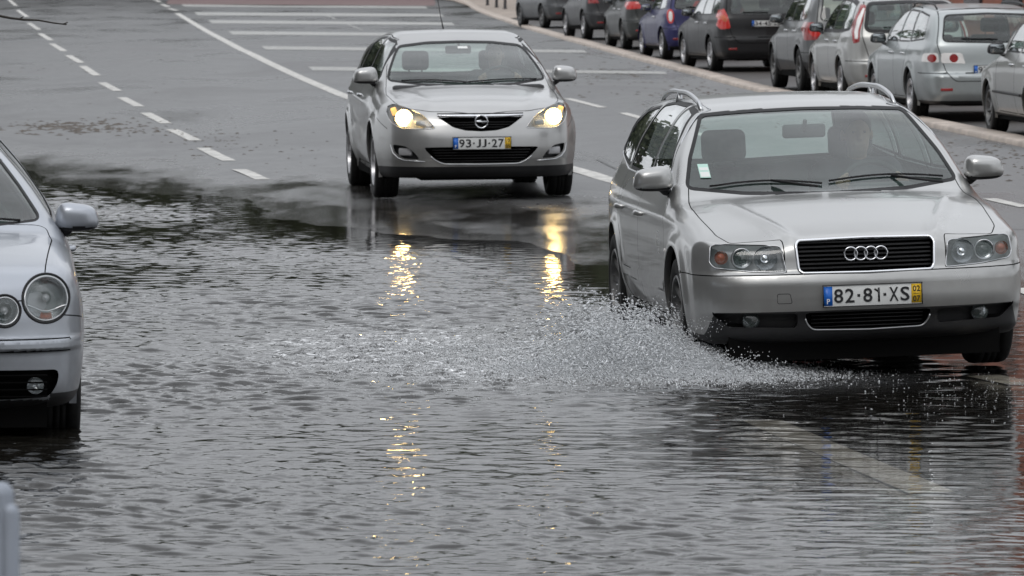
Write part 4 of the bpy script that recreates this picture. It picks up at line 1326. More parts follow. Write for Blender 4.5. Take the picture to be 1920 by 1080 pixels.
def park(name, c, px, D, yaw, label, plate_txt='', plate_z=.70, mirror_mat=None, handles=True, res=.035, rails=False, wiper=True):
    """px = picture column of the near-side rear tyre's foot, D = its distance"""
    th = math.pi + R(yaw)
    X = (px - 960) / FPX * D
    # local position of that tyre: (+track/2 (car's other side) , yr)
    lx, ly = c.track / 2 + .09, c.yr
    ct, st_ = math.cos(th), math.sin(th)
    wx, wy = lx * ct - ly * st_, lx * st_ + ly * ct
    ox, oy = X - wx, D - wy
    cx, cy = ox - c.L / 2 * st_, oy + c.L / 2 * ct
    z1 = float(gz(X, D)); z2 = float(gz(ox, oy + 0 * ct))
    fz_ = float(gz(ox - c.yf * st_, oy + c.yf * ct)); rz_ = float(gz(ox - c.yr * st_, oy + c.yr * ct))
    sl = (fz_ - rz_) / (c.yr - c.yf)
    c.tilt = 0
    o = build_car(c, name, (ox, oy, 0), th, .013, res=res)
    car = o['car']
    # sit on the slope: pitch about local x; front lies uphill (local -y)
    car.rotation_mode = 'XYZ'
    car.rotation_euler = (-sl, .013, th)
    base = rz_ + sl * c.yr
    car.location = (ox, oy, base + .012)
    tag(car, label, 'car', 'cars parked beyond the kerb')
    mm = mirror_mat or MAT[c.paint]
    for s in (1, -1):
        wing_mirror(car, c, s * (c.W / 2 + .03), 1.55, .62 * c.H + .10, s, mm, (.2, .15, .135))
        if handles:
            for (y, dl) in ((2.28, 'front_door'), (3.12, 'rear_door')):
                if dl in o: handle(o, c, y, .62 * c.H - .07, s, o.get(dl), MAT['trim'])
        if rails:
            Q = []
            for t in np.linspace(0, 1, 11):
                y = 2.1 + t * (c.L - 3.0); lift = .045 if 0 < t < 1 else 0
                Q.append((s * .56, y, c.tz(s * .56, y)[2] + lift))
            MB().tube(Q, .013, 6).build('roof_rail', MAT['plastic'], car)
    if plate_txt:
        y = c.ry(0, plate_z)[1]
        plate(car, plate_txt, 0, y + .010, plate_z, 1, None)
    if wiper and c.kindname != 'saloon':
        zz = .62 * c.H + .125
        Q = [(x, c.ry(x, zz + .02 * abs(x) )[1] + .012, zz + .02 * abs(x)) for x in np.linspace(-.05, .40, 7)]
        MB().tube(Q, .008, 6).build('rear_wiper', MAT['black'], car)
    # exhaust and low reflectors
    for s in (1, -1):
        zz = .40
        p = c.ry(s * .60, zz)
        MB().box((p[0], p[1] + .001, zz), (.15, .012, .035), rot=(0, 0, -s * .12), bev=.004).build('rear_reflector', MAT['red'], car)
    return o

paint('pk_grey1', (.07, .073, .076), metal=.4, dirt=.2, coat=.25); paint('pk_dark2', (.03, .031, .033), metal=.2, dirt=.1, coat=.2)
paint('pk_dark3', (.04, .043, .042), metal=.3, dirt=.1, coat=.2); paint('pk_violet', (.022, .022, .085), metal=.2, dirt=.08, coat=.25)
paint('pk_black', (.009, .009, .010), metal=.0, dirt=.05, coat=.12); paint('pk_graph', (.095, .098, .098), metal=.6, dirt=.2, coat=.4)
paint('pk_warm', (.36, .36, .345), metal=.65, dirt=.4); paint('pk_silver', (.36, .385, .385), metal=.65, dirt=.4); paint('pk_beige', (.34, .34, .325), metal=.65, dirt=.4)

def T_(P_): return rpoly(P_, .02)
# 9: nearest, cut by the right edge
c9 = parked_cfg(4.3, 1.66, 1.45, .85, 2.46, 'saloon', paint='pk_beige', R=.295, spokes=(8, .03), rimmat='rim_dark', bumps=lambda y, z: .014 * (np.abs(z - .50) < .02) * ((y > 1.2) & (y < 3.3)))
parked_regions(c9, [(T_([(.55, .72), (.78, .72), (.80, .92), (.60, .92)]), 'red')])
o9 = park('saloon_car', c9, 1931, 59.6, 5.5, 'pale silver saloon with dark wing mirrors cut off by the right edge of the photo', '', mirror_mat=MAT['plastic'])
for s in (1, -1):
    MB().tube([(c9.sx(y, .50, s)[0] + s * .004, y, .50) for y in np.linspace(1.25, 3.0, 12)], .012, 6, flat=1.3).build('door_strip', MAT['black'], o9['car'])
# 8
c8 = parked_cfg(4.7, 1.78, 1.44, .93, 2.675, 'estate', paint='pk_silver', R=.31, spokes=(5, .06))
parked_regions(c8, [(circle_poly(.755, .785, .052), 'red'), (T_([(.675, .73), (.86, .74), (.84, .845), (.69, .85)]), 'clearlens'), (circle_poly(.50, .785, .055), 'red'), (T_([(.36, .72), (.655, .725), (.655, .85), (.40, .85)]), 'clearlens')])
park('estate_car', c8, 1706, 66.7, 5.8, 'silver estate with twin round red tail lamps and black roof rails', '97.24.VH', .64, rails=True, mirror_mat=MAT['plastic'], res=.03)
# 7
c7 = parked_cfg(4.5, 1.80, 1.50, .9, 2.64, 'estate', paint='pk_warm', seal=.05, R=.315, spokes=(7, .04))
parked_regions(c7, [(T_([(.75, .90), (.785, .90), (.78, 1.0), (.725, 1.18), (.64, 1.32), (.61, 1.32), (.675, 1.18), (.735, 1.02)]), 'clearlens'), (T_([(.73, .86), (.81, .84), (.81, 1.0), (.745, 1.2), (.655, 1.37), (.585, 1.37), (.655, 1.18), (.715, 1.0)]), 'red')])
park('estate_car', c7, 1575, 73.8, 4.8, 'pearl silver estate with tall red and white pillar lamps beside its black rear window', '61.CF.15', .66, mirror_mat=MAT['plastic'])
# 6
c6 = parked_cfg(4.3, 1.78, 1.58, .88, 2.63, 'hatch', rimmat='rim_dark', paint='pk_graph', R=.335, zbot=.24, blackarch=True)
c6.blackz = .46
parked_regions(c6, [(circle_poly(.715, .92, .085), 'redlit'), (T_([(.62, .80), (.86, .78), (.86, 1.06), (.66, 1.04)]), 'red')])
park('compact_suv', c6, 1497, 79.8, 5.5, 'dark grey compact SUV with round red lamps between the black estate and the pearl estate', '', mirror_mat=MAT['pk_graph'])
# 5
c5 = parked_cfg(4.4, 1.72, 1.46, .88, 2.6, 'estate', paint='pk_black', R=.305, glassmat='glass_dark', rimmat='rim', spokes=(6, .05))
parked_regions(c5, [(T_([(.66, .90), (.71, .86), (.80, .95), (.72, 1.0)]), 'amber'), (T_([(.62, .76), (.78, .74), (.83, .80), (.76, 1.06), (.70, 1.10), (.66, .95)]), 'redlit')])
park('estate_car', c5, 1330, 93.5, 8.5, 'glossy black estate with bright red tail lamp and blue banded plate', '34.45.ZB', .84)
# 4
c4 = parked_cfg(3.7, 1.68, 1.41, .70, 2.47, 'hatch', paint='pk_violet', R=.30, spokes=(8, .04))
parked_regions(c4, [(circle_poly(.70, .83, .035, ry=.10), 'clearlens'), (circle_poly(.70, .83, .062, ry=.14), 'redlit')], roofline=.10)
park('small_hatchback', c4, 1239, 102.5, 7.5, 'violet blue small hatchback with an oval upright tail lamp', '')
# 3
c3 = parked_cfg(4.3, 1.76, 1.46, .88, 2.6, 'hatch', rimmat='rim_dark', paint='pk_dark3', R=.31)
parked_regions(c3, [(T_([(.52, .86), (.83, .84), (.84, 1.0), (.60, 1.0)]), 'redlit')])
park('hatchback', c3, 1165, 112, 6.0, 'dark grey green hatchback with red tail lamps ahead of the violet car', '')
# 2
c2 = parked_cfg(4.3, 1.80, 1.60, .9, 2.62, 'hatch', paint='pk_dark2', R=.34, zbot=.25, blackarch=True)
parked_regions(c2, [(T_([(.62, .86), (.84, .84), (.84, 1.08), (.66, 1.08)]), 'red')])
park('hatchback', c2, 1092, 124.5, 8.5, 'black high riding hatchback with pale wheels, second in the line from the bollards', '')
# 1
c1 = parked_cfg(4.4, 1.78, 1.50, .9, 2.62, 'hatch', rimmat='rim_dark', paint='pk_grey1', R=.32, blackarch=False)
parked_regions(c1, [(T_([(.62, .86), (.84, .84), (.84, 1.0), (.66, 1.0)]), 'red')])
park('hatchback', c1, 1014, 145, 13, 'farthest parked car, a dull grey hatchback next to the bollards', '')
# ---------------------------------------------------- the two drivers, seated behind their steering wheels
MAT['skin'] = pmat('skin', (.34, .20, .145), .55, noise=.08, nscale=12)
MAT['hair'] = pmat('dark_hair', (.03, .022, .018), .6, noise=.3, nscale=60)
def smin(a, b, k): return -smax(-a, -b, k)
def cap(X, Y, Z, a, b, ra, rb):
    a = np.array(a); b = np.array(b); d = b - a
    t = np.clip(((X - a[0]) * d[0] + (Y - a[1]) * d[1] + (Z - a[2]) * d[2]) / (d @ d), 0, 1)
    return np.sqrt((X - a[0] - t * d[0]) ** 2 + (Y - a[1] - t * d[1]) ** 2 + (Z - a[2] - t * d[2]) ** 2) - (ra + (rb - ra) * t)
def ell(X, Y, Z, c, r):
    q = np.sqrt(((X - c[0]) / r[0]) ** 2 + ((Y - c[1]) / r[1]) ** 2 + ((Z - c[2]) / r[2]) ** 2)
    return (q - 1) * min(r)
def driver(car, c, label, jacket):
    sy = c.cowl + .95
    hip = Vector((c.drv * .36, sy + .10, c.seatz + .25))
    wc = (0, c.cowl + .68 - hip.y, c.dashz + .06 - hip.z)          # wheel centre, seen from the hip
    sh = (.175, .13, .43); hz = .63; hy = .10
    hands = [(s * .165, wc[1] - .005, wc[2] + .06) for s in (1, -1)]
    elb = [(s * .27, -.10, .24) for s in (1, -1)]
    def cloth(X, Y, Z):
        g = cap(X, Y, Z, (0, .03, .02), (0, .12, .36), .150, .135)
        g = smin(g, cap(X, Y, Z, (-sh[0], sh[1], sh[2]), (sh[0], sh[1], sh[2]), .072, .072), .08)
        for i, s in enumerate((1, -1)):
            g = smin(g, cap(X, Y, Z, (s * sh[0], sh[1], sh[2]), elb[i], .062, .048), .04)
            h = hands[i]; e = elb[i]
            w_ = [e[k] + (h[k] - e[k]) * .86 for k in range(3)]
            g = smin(g, cap(X, Y, Z, e, w_, .047, .034), .03)
            g = smin(g, cap(X, Y, Z, (s * .09, 0, -.02), (s * .13, -.42, .06), .085, .062), .05)
            g = smin(g, cap(X, Y, Z, (s * .13, -.42, .06), (s * .12, -.55, -.22), .058, .042), .03)
        return g
    def body(X, Y, Z):
        g = cap(X, Y, Z, (0, .03, .02), (0, .12, .36), .125, .11)
        g = smin(g, cap(X, Y, Z, (0, .12, .42), (0, hy + .01, hz - .08), .056, .052), .05)
        g = smin(g, ell(X, Y, Z, (0, hy + .012, hz + .03), (.076, .095, .10)), .03)
        g = smin(g, ell(X, Y, Z, (0, hy - .030, hz - .045), (.056, .058, .065)), .03)          # jaw
        g = smin(g, cap(X, Y, Z, (0, hy - .078, hz + .025), (0, hy - .102, hz - .012), .010, .014), .012)   # nose
        g = smin(g, cap(X, Y, Z, (-.022, hy - .083, hz - .046), (.022, hy - .083, hz - .046), .008, .008), .008)  # lips
        for s in (1, -1):
            g = smax(g, -(ell(X, Y, Z, (s * .031, hy - .088, hz + .022), (.016, .012, .010))), .01)
            g = smin(g, ell(X, Y, Z, (s * .080, hy + .012, hz + .002), (.012, .022, .032)), .008)
        for i, s in enumerate((1, -1)):
            h = hands[i]; e = elb[i]
            w_ = [e[k] + (h[k] - e[k]) * .84 for k in range(3)]
            p = [h[0] * 1.04, h[1] + .028, h[2] - .004]
            g = smin(g, cap(X, Y, Z, w_, p, .026, .034), .02)
            for q in range(4):
                z0 = h[2] + .030 - q * .020
                ln = (.9, 1.0, .95, .8)[q]
                a = (h[0] * 1.02, h[1] + .010, z0); b = (h[0] * .98 - s * .012, h[1] - .024 * ln, z0 + .002); d_ = (h[0] * .86 - s * .01, h[1] - .020 * ln, z0 - .002)
                g = smin(g, smin(cap(X, Y, Z, a, b, .0095, .0088), cap(X, Y, Z, b, d_, .0088, .0078), .004), .005)
            g = smin(g, cap(X, Y, Z, (h[0] * .98, h[1] + .024, h[2] + .03), (h[0] * .84, h[1] + .012, h[2] + .048), .012, .009), .008)
        return g
    def hair(X, Y, Z):
        g = ell(X, Y, Z, (0, hy + .022, hz + .048), (.084, .100, .098))
        return smax(g, -(ell(X, Y, Z, (0, hy - .075, hz - .02), (.075, .07, .10))), .02)
    M = car.matrix_basis if hasattr(car, 'matrix_basis') else car.matrix_world
    bpy.context.view_layer.update()
    W = car.matrix_world
    p = empty('person'); p.rotation_euler = car.rotation_euler
    p.location = W @ hip
    tag(p, label, 'person')
    V, F = surfnet(body, (-.36, -.45, -.2), (.36, .32, .85), .0095); mesh_obj('body', V, F.tolist(), MAT['skin'], p)
    V, F = surfnet(cloth, (-.42, -.68, -.32), (.42, .32, .60), .016); mesh_obj('jacket', V, F.tolist(), jacket, p)
    V, F = surfnet(hair, (-.11, -.10, hz - .12), (.11, .26, hz + .17), .010); mesh_obj('hair', V, F.tolist(), MAT['hair'], p)
    e = MB()
    for s in (1, -1):
        e.lathe([(0, -.006), (.005, -.004), (.0085, .002)], 10, Matrix.Translation((s * .031, hy - .074, hz + .022)) @ Matrix.Rotation(R(90), 4, 'Z'))
    e.build('eyes', MAT['hair'], p)
driver(carA, A, 'driver in a dark jacket holding the steering wheel of the silver estate car', pmat('dark_jacket', (.035, .038, .045), .85, noise=.15))
driver(carB, B, 'driver in a grey jumper at the wheel of the hatchback with lit headlamps', pmat('grey_jumper', (.07, .072, .078), .9, noise=.15))
# ------------------------------------------------------------------ light and air
w = bpy.data.worlds.new('World'); SC.world = w; w.use_nodes = True
t = w.node_tree; t.nodes.clear()
wo = t.nodes.new('ShaderNodeOutputWorld'); bg = t.nodes.new('ShaderNodeBackground')
t.links.new(bg.outputs[0], wo.inputs[0])
sky = t.nodes.new('ShaderNodeTexSky'); sky.sky_type = 'NISHITA'; sky.sun_disc = False
sky.sun_elevation = R(48); sky.sun_rotation = R(200); sky.air_density = 1.5; sky.dust_density = 6.0
hs = N_(t, 'ShaderNodeHueSaturation'); hs.inputs['Saturation'].default_value = .25
t.links.new(sky.outputs[0], hs.inputs['Color'])
tc = N_(t, 'ShaderNodeTexCoord')
sp = N_(t, 'ShaderNodeSeparateXYZ'); t.links.new(tc.outputs['Generated'], sp.inputs[0])
cr = N_(t, 'ShaderNodeValToRGB')
cr.color_ramp.elements[0].position = 0.0; cr.color_ramp.elements[0].color = (9.0, 9.3, 9.7, 1)
cr.color_ramp.elements[1].position = 1.0; cr.color_ramp.elements[1].color = (14.5, 14.9, 15.7, 1)
e = cr.color_ramp.elements.new(.25); e.color = (9.2, 9.5, 10.0, 1)
t.links.new(sp.outputs[2], cr.inputs[0])
nz = N_(t, 'ShaderNodeTexNoise', Scale=2.6, Detail=6.0, Roughness=.55)
mp = N_(t, 'ShaderNodeMapping'); mp.inputs['Scale'].default_value = (1, 1, 2.2)
t.links.new(tc.outputs['Generated'], mp.inputs[0]); t.links.new(mp.outputs[0], nz.inputs['Vector'])
mr = N_(t, 'ShaderNodeMapRange'); mr.inputs[1].default_value = .32; mr.inputs[2].default_value = .68; mr.inputs[3].default_value = .60; mr.inputs[4].default_value = 1.25
t.links.new(nz.outputs[0], mr.inputs[0])
vm = N_(t, 'ShaderNodeMix', data_type='RGBA', blend_type='MULTIPLY'); vm.inputs[0].default_value = 1
t.links.new(cr.outputs[0], vm.inputs[6]); t.links.new(mr.outputs[0], vm.inputs[7])
mx = N_(t, 'ShaderNodeMix', data_type='RGBA'); mx.inputs[0].default_value = .88
t.links.new(hs.outputs[0], mx.inputs[6]); t.links.new(vm.outputs[2], mx.inputs[7])
t.links.new(mx.outputs[2], bg.inputs[0])
bg.inputs[1].default_value = .105
sun = bpy.data.lights.new('sun', 'SUN'); sun.energy = .6; sun.angle = R(25); sun.color = (1, .97, .93)
so = bpy.data.objects.new('sun', sun); COL.objects.link(so)
so.rotation_euler = (R(42), 0, R(-20))
SC.view_settings.view_transform = 'Standard'; SC.view_settings.look = 'None'
SC.view_settings.exposure = 0.0
SC.cycles.use_denoising = True
SC.cycles.max_bounces = 10; SC.cycles.transparent_max_bounces = 16; SC.cycles.glossy_bounces = 5
SC.cycles.sample_clamp_indirect = 20

# ------------------------------------------------------------------ ground
def grid_mesh(xs, ys, zf):
    X, Y = np.meshgrid(xs, ys, indexing='ij')
    Z = zf(X, Y)
    V = np.stack([X.ravel(), Y.ravel(), Z.ravel()], 1)
    nx, ny = len(xs), len(ys)
    i, j = np.meshgrid(np.arange(nx - 1), np.arange(ny - 1), indexing='ij')
    a = (i * ny + j).ravel()
    F = np.stack([a, a + ny, a + ny + 1, a + 1], 1)
    return V, F
def big_mesh(name, V, F, mats):
    me = bpy.data.meshes.new(name)
    me.vertices.add(len(V)); me.vertices.foreach_set('co', V.astype(np.float32).ravel())
    k = F.shape[1]
    me.loops.add(F.size); me.loops.foreach_set('vertex_index', F.astype(np.int32).ravel())
    me.polygons.add(len(F))
    me.polygons.foreach_set('loop_start', np.arange(0, F.size, k, dtype=np.int32))
    me.polygons.foreach_set('loop_total', np.full(len(F), k, np.int32))
    me.polygons.foreach_set('use_smooth', np.ones(len(F), bool))
    for m in (mats if isinstance(mats, (list, tuple)) else [mats]): me.materials.append(m)
    me.update(calc_edges=True)
    o = bpy.data.objects.new(name, me); COL.objects.link(o)
    return o

# kerb line from the picture, unprojected once onto the sloping ground
kerb_px = [(800, -14), (860, 0), (905, 22), (960, 42), (1060, 72), (1180, 105), (1300, 136), (1430, 170), (1590, 202), (1750, 235), (1920, 270), (2100, 306)]
KP = [unproj(*p) for p in kerb_px]
KP = sorted([(p.x, p.y) for p in KP], key=lambda q: -q[1])
KP.append((KP[-1][0] + 1.6, KP[-1][1] - 22)); KP.append((KP[-1][0] + .4, -10))
KP = [(KP[0][0] - 1.2, 260), (KP[0][0] - 4, 420)][::-1] + KP
KX = spl(sorted([(q[1], q[0]) for q in KP]), 2000)
KERB_H = .11

def asphalt(name, base, rmin, rmax, patch, nscale=.35, grit=.35, wet=False):
    m, t, out = nt(name)
    p = N_(t, 'ShaderNodeBsdfPrincipled'); t.links.new(p.outputs[0], out.inputs[0])
    tc = N_(t, 'ShaderNodeTexCoord')
    n1 = N_(t, 'ShaderNodeTexNoise', Scale=nscale, Detail=7.0, Roughness=.6, Distortion=.6)
    n2 = N_(t, 'ShaderNodeTexNoise', Scale=55.0, Detail=4.0)
    n3 = N_(t, 'ShaderNodeTexVoronoi', Scale=90.0)
    mp = N_(t, 'ShaderNodeMapping'); mp.inputs['Scale'].default_value = (1.0, .28, 1)
    t.links.new(tc.outputs['Object'], mp.inputs[0]); t.links.new(mp.outputs[0], n1.inputs['Vector'])
    t.links.new(tc.outputs['Object'], n2.inputs['Vector']); t.links.new(tc.outputs['Object'], n3.inputs['Vector'])
    mr = N_(t, 'ShaderNodeMapRange'); mr.inputs[1].default_value = .34; mr.inputs[2].default_value = .66; mr.inputs[3].default_value = rmin; mr.inputs[4].default_value = rmax
    t.links.new(n1.outputs[0], mr.inputs[0]); t.links.new(mr.outputs[0], p.inputs['Roughness'])
    c1 = N_(t, 'ShaderNodeValToRGB')
    c1.color_ramp.elements[0].position = .3; c1.color_ramp.elements[0].color = (*[b * (1 - patch) for b in base], 1)
    c1.color_ramp.elements[1].position = .7; c1.color_ramp.elements[1].color = (*[b * (1 + patch) for b in base], 1)
    t.links.new(n1.outputs[0], c1.inputs[0])
    c2 = N_(t, 'ShaderNodeMapRange'); c2.inputs[1].default_value = .3; c2.inputs[2].default_value = .7; c2.inputs[3].default_value = 1 - grit; c2.inputs[4].default_value = 1 + grit
    t.links.new(n2.outputs[0], c2.inputs[0])
    mm = N_(t, 'ShaderNodeMix', data_type='RGBA', blend_type='MULTIPLY'); mm.inputs[0].default_value = 1
    t.links.new(c1.outputs[0], mm.inputs[6]); t.links.new(c2.outputs[0], mm.inputs[7]); t.links.new(mm.outputs[2], p.inputs['Base Color'])
    if wet:
        ge = N_(t, 'ShaderNodeNewGeometry'); sz = N_(t, 'ShaderNodeSeparateXYZ'); t.links.new(ge.outputs['Position'], sz.inputs[0])
        n4 = N_(t, 'ShaderNodeTexNoise', Scale=1.3, Detail=8.0, Roughness=.65); t.links.new(mp.outputs[0], n4.inputs['Vector'])
        ma = N_(t, 'ShaderNodeMath', operation='MULTIPLY_ADD'); ma.inputs[1].default_value = .11; t.links.new(n4.outputs[0], ma.inputs[0]); t.links.new(sz.outputs[2], ma.inputs[2])
        wr = N_(t, 'ShaderNodeMapRange'); wr.inputs[1].default_value = .105; wr.inputs[2].default_value = .06; wr.inputs[3].default_value = 0; wr.inputs[4].default_value = 1
        t.links.new(ma.outputs[0], wr.inputs[0])
        mxr = N_(t, 'ShaderNodeMix', data_type='FLOAT'); t.links.new(wr.outputs[0], mxr.inputs[0]); t.links.new(mr.outputs[0], mxr.inputs[2]); mxr.inputs[3].default_value = .085
        t.links.new(mxr.outputs[0], p.inputs['Roughness'])
        mw = N_(t, 'ShaderNodeMix', data_type='RGBA'); t.links.new(wr.outputs[0], mw.inputs[0]); t.links.new(mm.outputs[2], mw.inputs[6]); mw.inputs[7].default_value = (.034, .032, .029, 1)
        t.links.new(mw.outputs[2], p.inputs['Base Color'])
        bs = N_(t, 'ShaderNodeMapRange'); bs.inputs[3].default_value = .4; bs.inputs[4].default_value = .06; t.links.new(wr.outputs[0], bs.inputs[0])
    b = N_(t, 'ShaderNodeBump', Strength=.35, Distance=.004)
    if wet: t.links.new(bs.outputs[0], b.inputs['Strength'])
    t.links.new(n3.outputs[0], b.inputs['Height'])
    b2 = N_(t, 'ShaderNodeBump', Strength=.25, Distance=.02)
    t.links.new(n1.outputs[0], b2.inputs['Height']); t.links.new(b.outputs[0], b2.inputs['Normal'])
    t.links.new(b2.outputs[0], p.inputs['Normal'])
    return m
M_road = asphalt('wet_asphalt', (.085, .085, .086), .18, .52, .5, wet=True)
M_bay = asphalt('parking_bay_asphalt', (.050, .045, .042), .45, .8, .3)
M_pave = pmat('pavement_stone', (.30, .25, .21), .7, noise=.25, nscale=1.2, bump=.3, bscale=30)
M_kerb = pmat('kerb_stone', (.42, .36, .31), .65, noise=.22, nscale=2.5, bump=.3, bscale=40)
M_paint = pmat('road_paint', (.50, .49, .46), .5, noise=.28, nscale=9, bump=.2, bscale=80)
M_paint2 = pmat('worn_road_paint', (.33, .33, .315), .5, noise=.35, nscale=14, bump=.2, bscale=80)
M_red = pmat('red_road_paint', (.15, .092, .088), .5, noise=.2, nscale=3)

ys = np.concatenate([np.arange(-12, 16, 2.0), np.arange(16, 70, .5), np.arange(70, 160, 1.0), np.arange(160, 421, 5.0)])
xs = np.concatenate([np.arange(-60, -12, 4.0), np.arange(-12, 12, .5), np.arange(12, 61, 4.0)])
V, F = grid_mesh(xs, ys, lambda X, Y: gz(X, Y))
road = big_mesh('road', V, F, M_road); tag(road, kind='structure')

# parking strip: a raised sheet beyond the kerb, one grid that follows the kerb line
def kerb_strip(name, off0, off1, lift0, lift1, mat, y0=-8, y1=400, step=1.0, nx=2, kind='structure'):
    yy = np.arange(y0, y1 + .1, step)
    V = []; F = []
    for y in yy:
        kx = float(KX(y))
        for i in range(nx):
            u = i / (nx - 1)
            x = kx + off0 + (off1 - off0) * u
            V.append((x, y, float(gz(x, y)) + lift0 + (lift1 - lift0) * u))
    for j in range(len(yy) - 1):
        for i in range(nx - 1):
            a = j * nx + i
            F.append((a, a + 1, a + nx + 1, a + nx))
    o = mesh_obj(name, V, F, mat); tag(o, kind=kind)
    return o
# kerb: a low flush band of pale stone with a small step
yy = np.arange(-8, 401, 1.0)
V = []; F = []
for y in yy:
    x = float(KX(y)); z = float(gz(x, y))
    for dx, dz in ((-.16, -.02), (-.155, .045), (-.13, .06), (.13, .065), (.15, .03), (.15, -.02)):
        V.append((x + dx, y, float(gz(x, y)) + dz))
for j in range(len(yy) - 1):
    for i in range(5): F.append((j * 6 + i, j * 6 + i + 1, j * 6 + 7 + i, j * 6 + 6 + i))
kerb = mesh_obj('kerb', V, F, M_kerb); tag(kerb, kind='structure')
o = kerb_strip('parking_strip', .152, 6.2, .006, .01, M_bay, nx=6)
o = kerb_strip('pavement', 6.2, 16, .13, .13, M_pave, nx=5)
# far pavement corner by the bollards
pvx = [unproj(*p) for p in ((775, -6), (850, 3), (900, 20), (945, 38), (1010, 30), (1010, -20), (800, -25))]
V = [(p.x, p.y, float(gz(p.x, p.y)) + .035) for p in pvx]
c_ = (sum(v[0] for v in V) / len(V), sum(v[1] for v in V) / len(V)); c_ = (*c_, float(gz(*c_)) + .035)
V.append(c_)
o = mesh_obj('pavement', V, [(i, (i + 1) % 7, 7) for i in range(7)], M_pave); tag(o, kind='structure')

# ------------------------------------------------------------------ painted markings
def strip_px(pts, wpx_m, mat, name='road_marking', lift=.005, label=None):
    P_ = [unproj(*p) for p in pts]
    # resample along ground
    L_ = [0]
    for a, b in zip(P_, P_[1:]): L_.append(L_[-1] + (Vector((b.x, b.y)) - Vector((a.x, a.y))).length)
    n = max(2, int(L_[-1] / .4) + 1)
    ss = np.linspace(0, L_[-1], n)
    xs_ = np.interp(ss, L_, [p.x for p in P_]); ys_ = np.interp(ss, L_, [p.y for p in P_])
    if len(pts) > 2:
        k = np.ones(5) / 5
        xs_[2:-2] = np.convolve(xs_, k, 'valid') if n > 5 else xs_[2:-2]
    V = []; F = []
    for i in range(n):
        a = max(i - 1, 0); b = min(i + 1, n - 1)
        tx, ty = xs_[b] - xs_[a], ys_[b] - ys_[a]
        l = math.hypot(tx, ty) or 1
        nx_, ny_ = -ty / l, tx / l
        for s in (-.5, .5):
            x = xs_[i] + nx_ * wpx_m * s; y = ys_[i] + ny_ * wpx_m * s
            V.append((x, y, float(gz(x, y)) + lift))
    for i in range(n - 1): F.append((2 * i, 2 * i + 2, 2 * i + 3, 2 * i + 1))
    return V, F
def marking(name, strips, mat, label=None, cat=None):
    mb = MB()
    for (pts, wd) in strips:
        V, F = strip_px(pts, wd, mat)
        mb.add(V, F)
    o = mb.build(name, mat, None, False)
    tag(o, kind='structure')
    return o
dash = [((15, -2), (30, 11)), ((33, 19), (51, 32)), ((54, 43), (73, 56)), ((75, 63), (96, 76)), ((97, 82), (120, 96)), ((128, 104), (152, 118)), ((155, 124), (182, 142)), ((191, 155), (221, 171)), ((228, 183), (262, 200)), ((273, 212), (312, 232)), ((322, 243), (366, 264)), ((380, 278), (430, 302)), ((448, 318), (492, 337))]
marking('lane_dashes', [(d, .15) for d in dash], M_paint)
marking('edge_line', [(((332, 25), (365, 45), (405, 68), (450, 92), (500, 116), (560, 144), (640, 178), (760, 222), (900, 268), (1000, 298), (1085, 320), (1145, 338), (1250, 372)), .20)], M_paint)
marking('short_dashes', [(((290, 0), (301, 4)), .2), (((303, 8), (316, 13)), .2), (((316, 16), (332, 20)), .2)], M_paint)
def bars(name, rows, mat, lift=.006):
    mb = MB()
    for (x0, x1, y0, y1, t0, t1) in rows:
        n = 12; V = []; F = []
        for i in range(n + 1):
            u = i / n; x = x0 + (x1 - x0) * u; y = y0 + (y1 - y0) * u; h = (t0 + (t1 - t0) * u) / 2
            for s_ in (-1, 1):
                p = unproj(x + s_ * h * 1.2, y + s_ * h); V.append((p.x, p.y, float(gz(p.x, p.y)) + lift))
        for i in range(n): F.append((2 * i, 2 * i + 1, 2 * i + 3, 2 * i + 2))
        mb.add(V, F)
    tag(mb.build(name, mat, None, False), kind='structure')
bars('hatching', [(342, 800, 10, 14, 5, 4), (367, 830, 26, 29, 6, 5), (394, 850, 41, 45, 6, 5), (432, 880, 62, 66, 6.5, 5.5), (494, 1098, 90, 97, 6.5, 5), (582, 1248, 129, 137, 7, 5)], M_paint2)
bars('hatching_arrow', [(572, 584, 6, 11, 3, 3), (604, 630, 26, 36, 3.5, 3.5), (652, 680, 46, 57, 3.5, 3.5)], M_paint2)
marking('lane_dashes', [(((1064, 185), (1130, 202)), .13), (((1168, 212), (1232, 230)), .13), (((1290, 246), (1370, 268)), .13), (((1856, 373), (1925, 389)), .13), (((1905, 541), (1960, 560)), .14)], M_paint)
marking('edge_line', [(((1430, 790), (1500, 822), (1600, 864), (1700, 905), (1748, 926)), .19), (((1842, 705), (1925, 722)), .19)], pmat('submerged_road_paint', (.80, .79, .74), .6, noise=.12, nscale=9))
marking('tar_seam', [(((-20, 122), (45, 119)), .05), (((1596, 426), (1700, 426), (1925, 431)), .035), (((1120, 300), (1180, 330)), .03)], pmat('tar', (.012, .012, .012), .35))
V = [unproj(*p) for p in ((300, -8), (820, -6), (815, 11), (315, 8))]
V = [(p.x, p.y, float(gz(p.x, p.y)) + .003) for p in V]
o = mesh_obj('red_road_surface', V, [(0, 1, 2, 3)], M_red, None, False); tag(o, kind='structure')

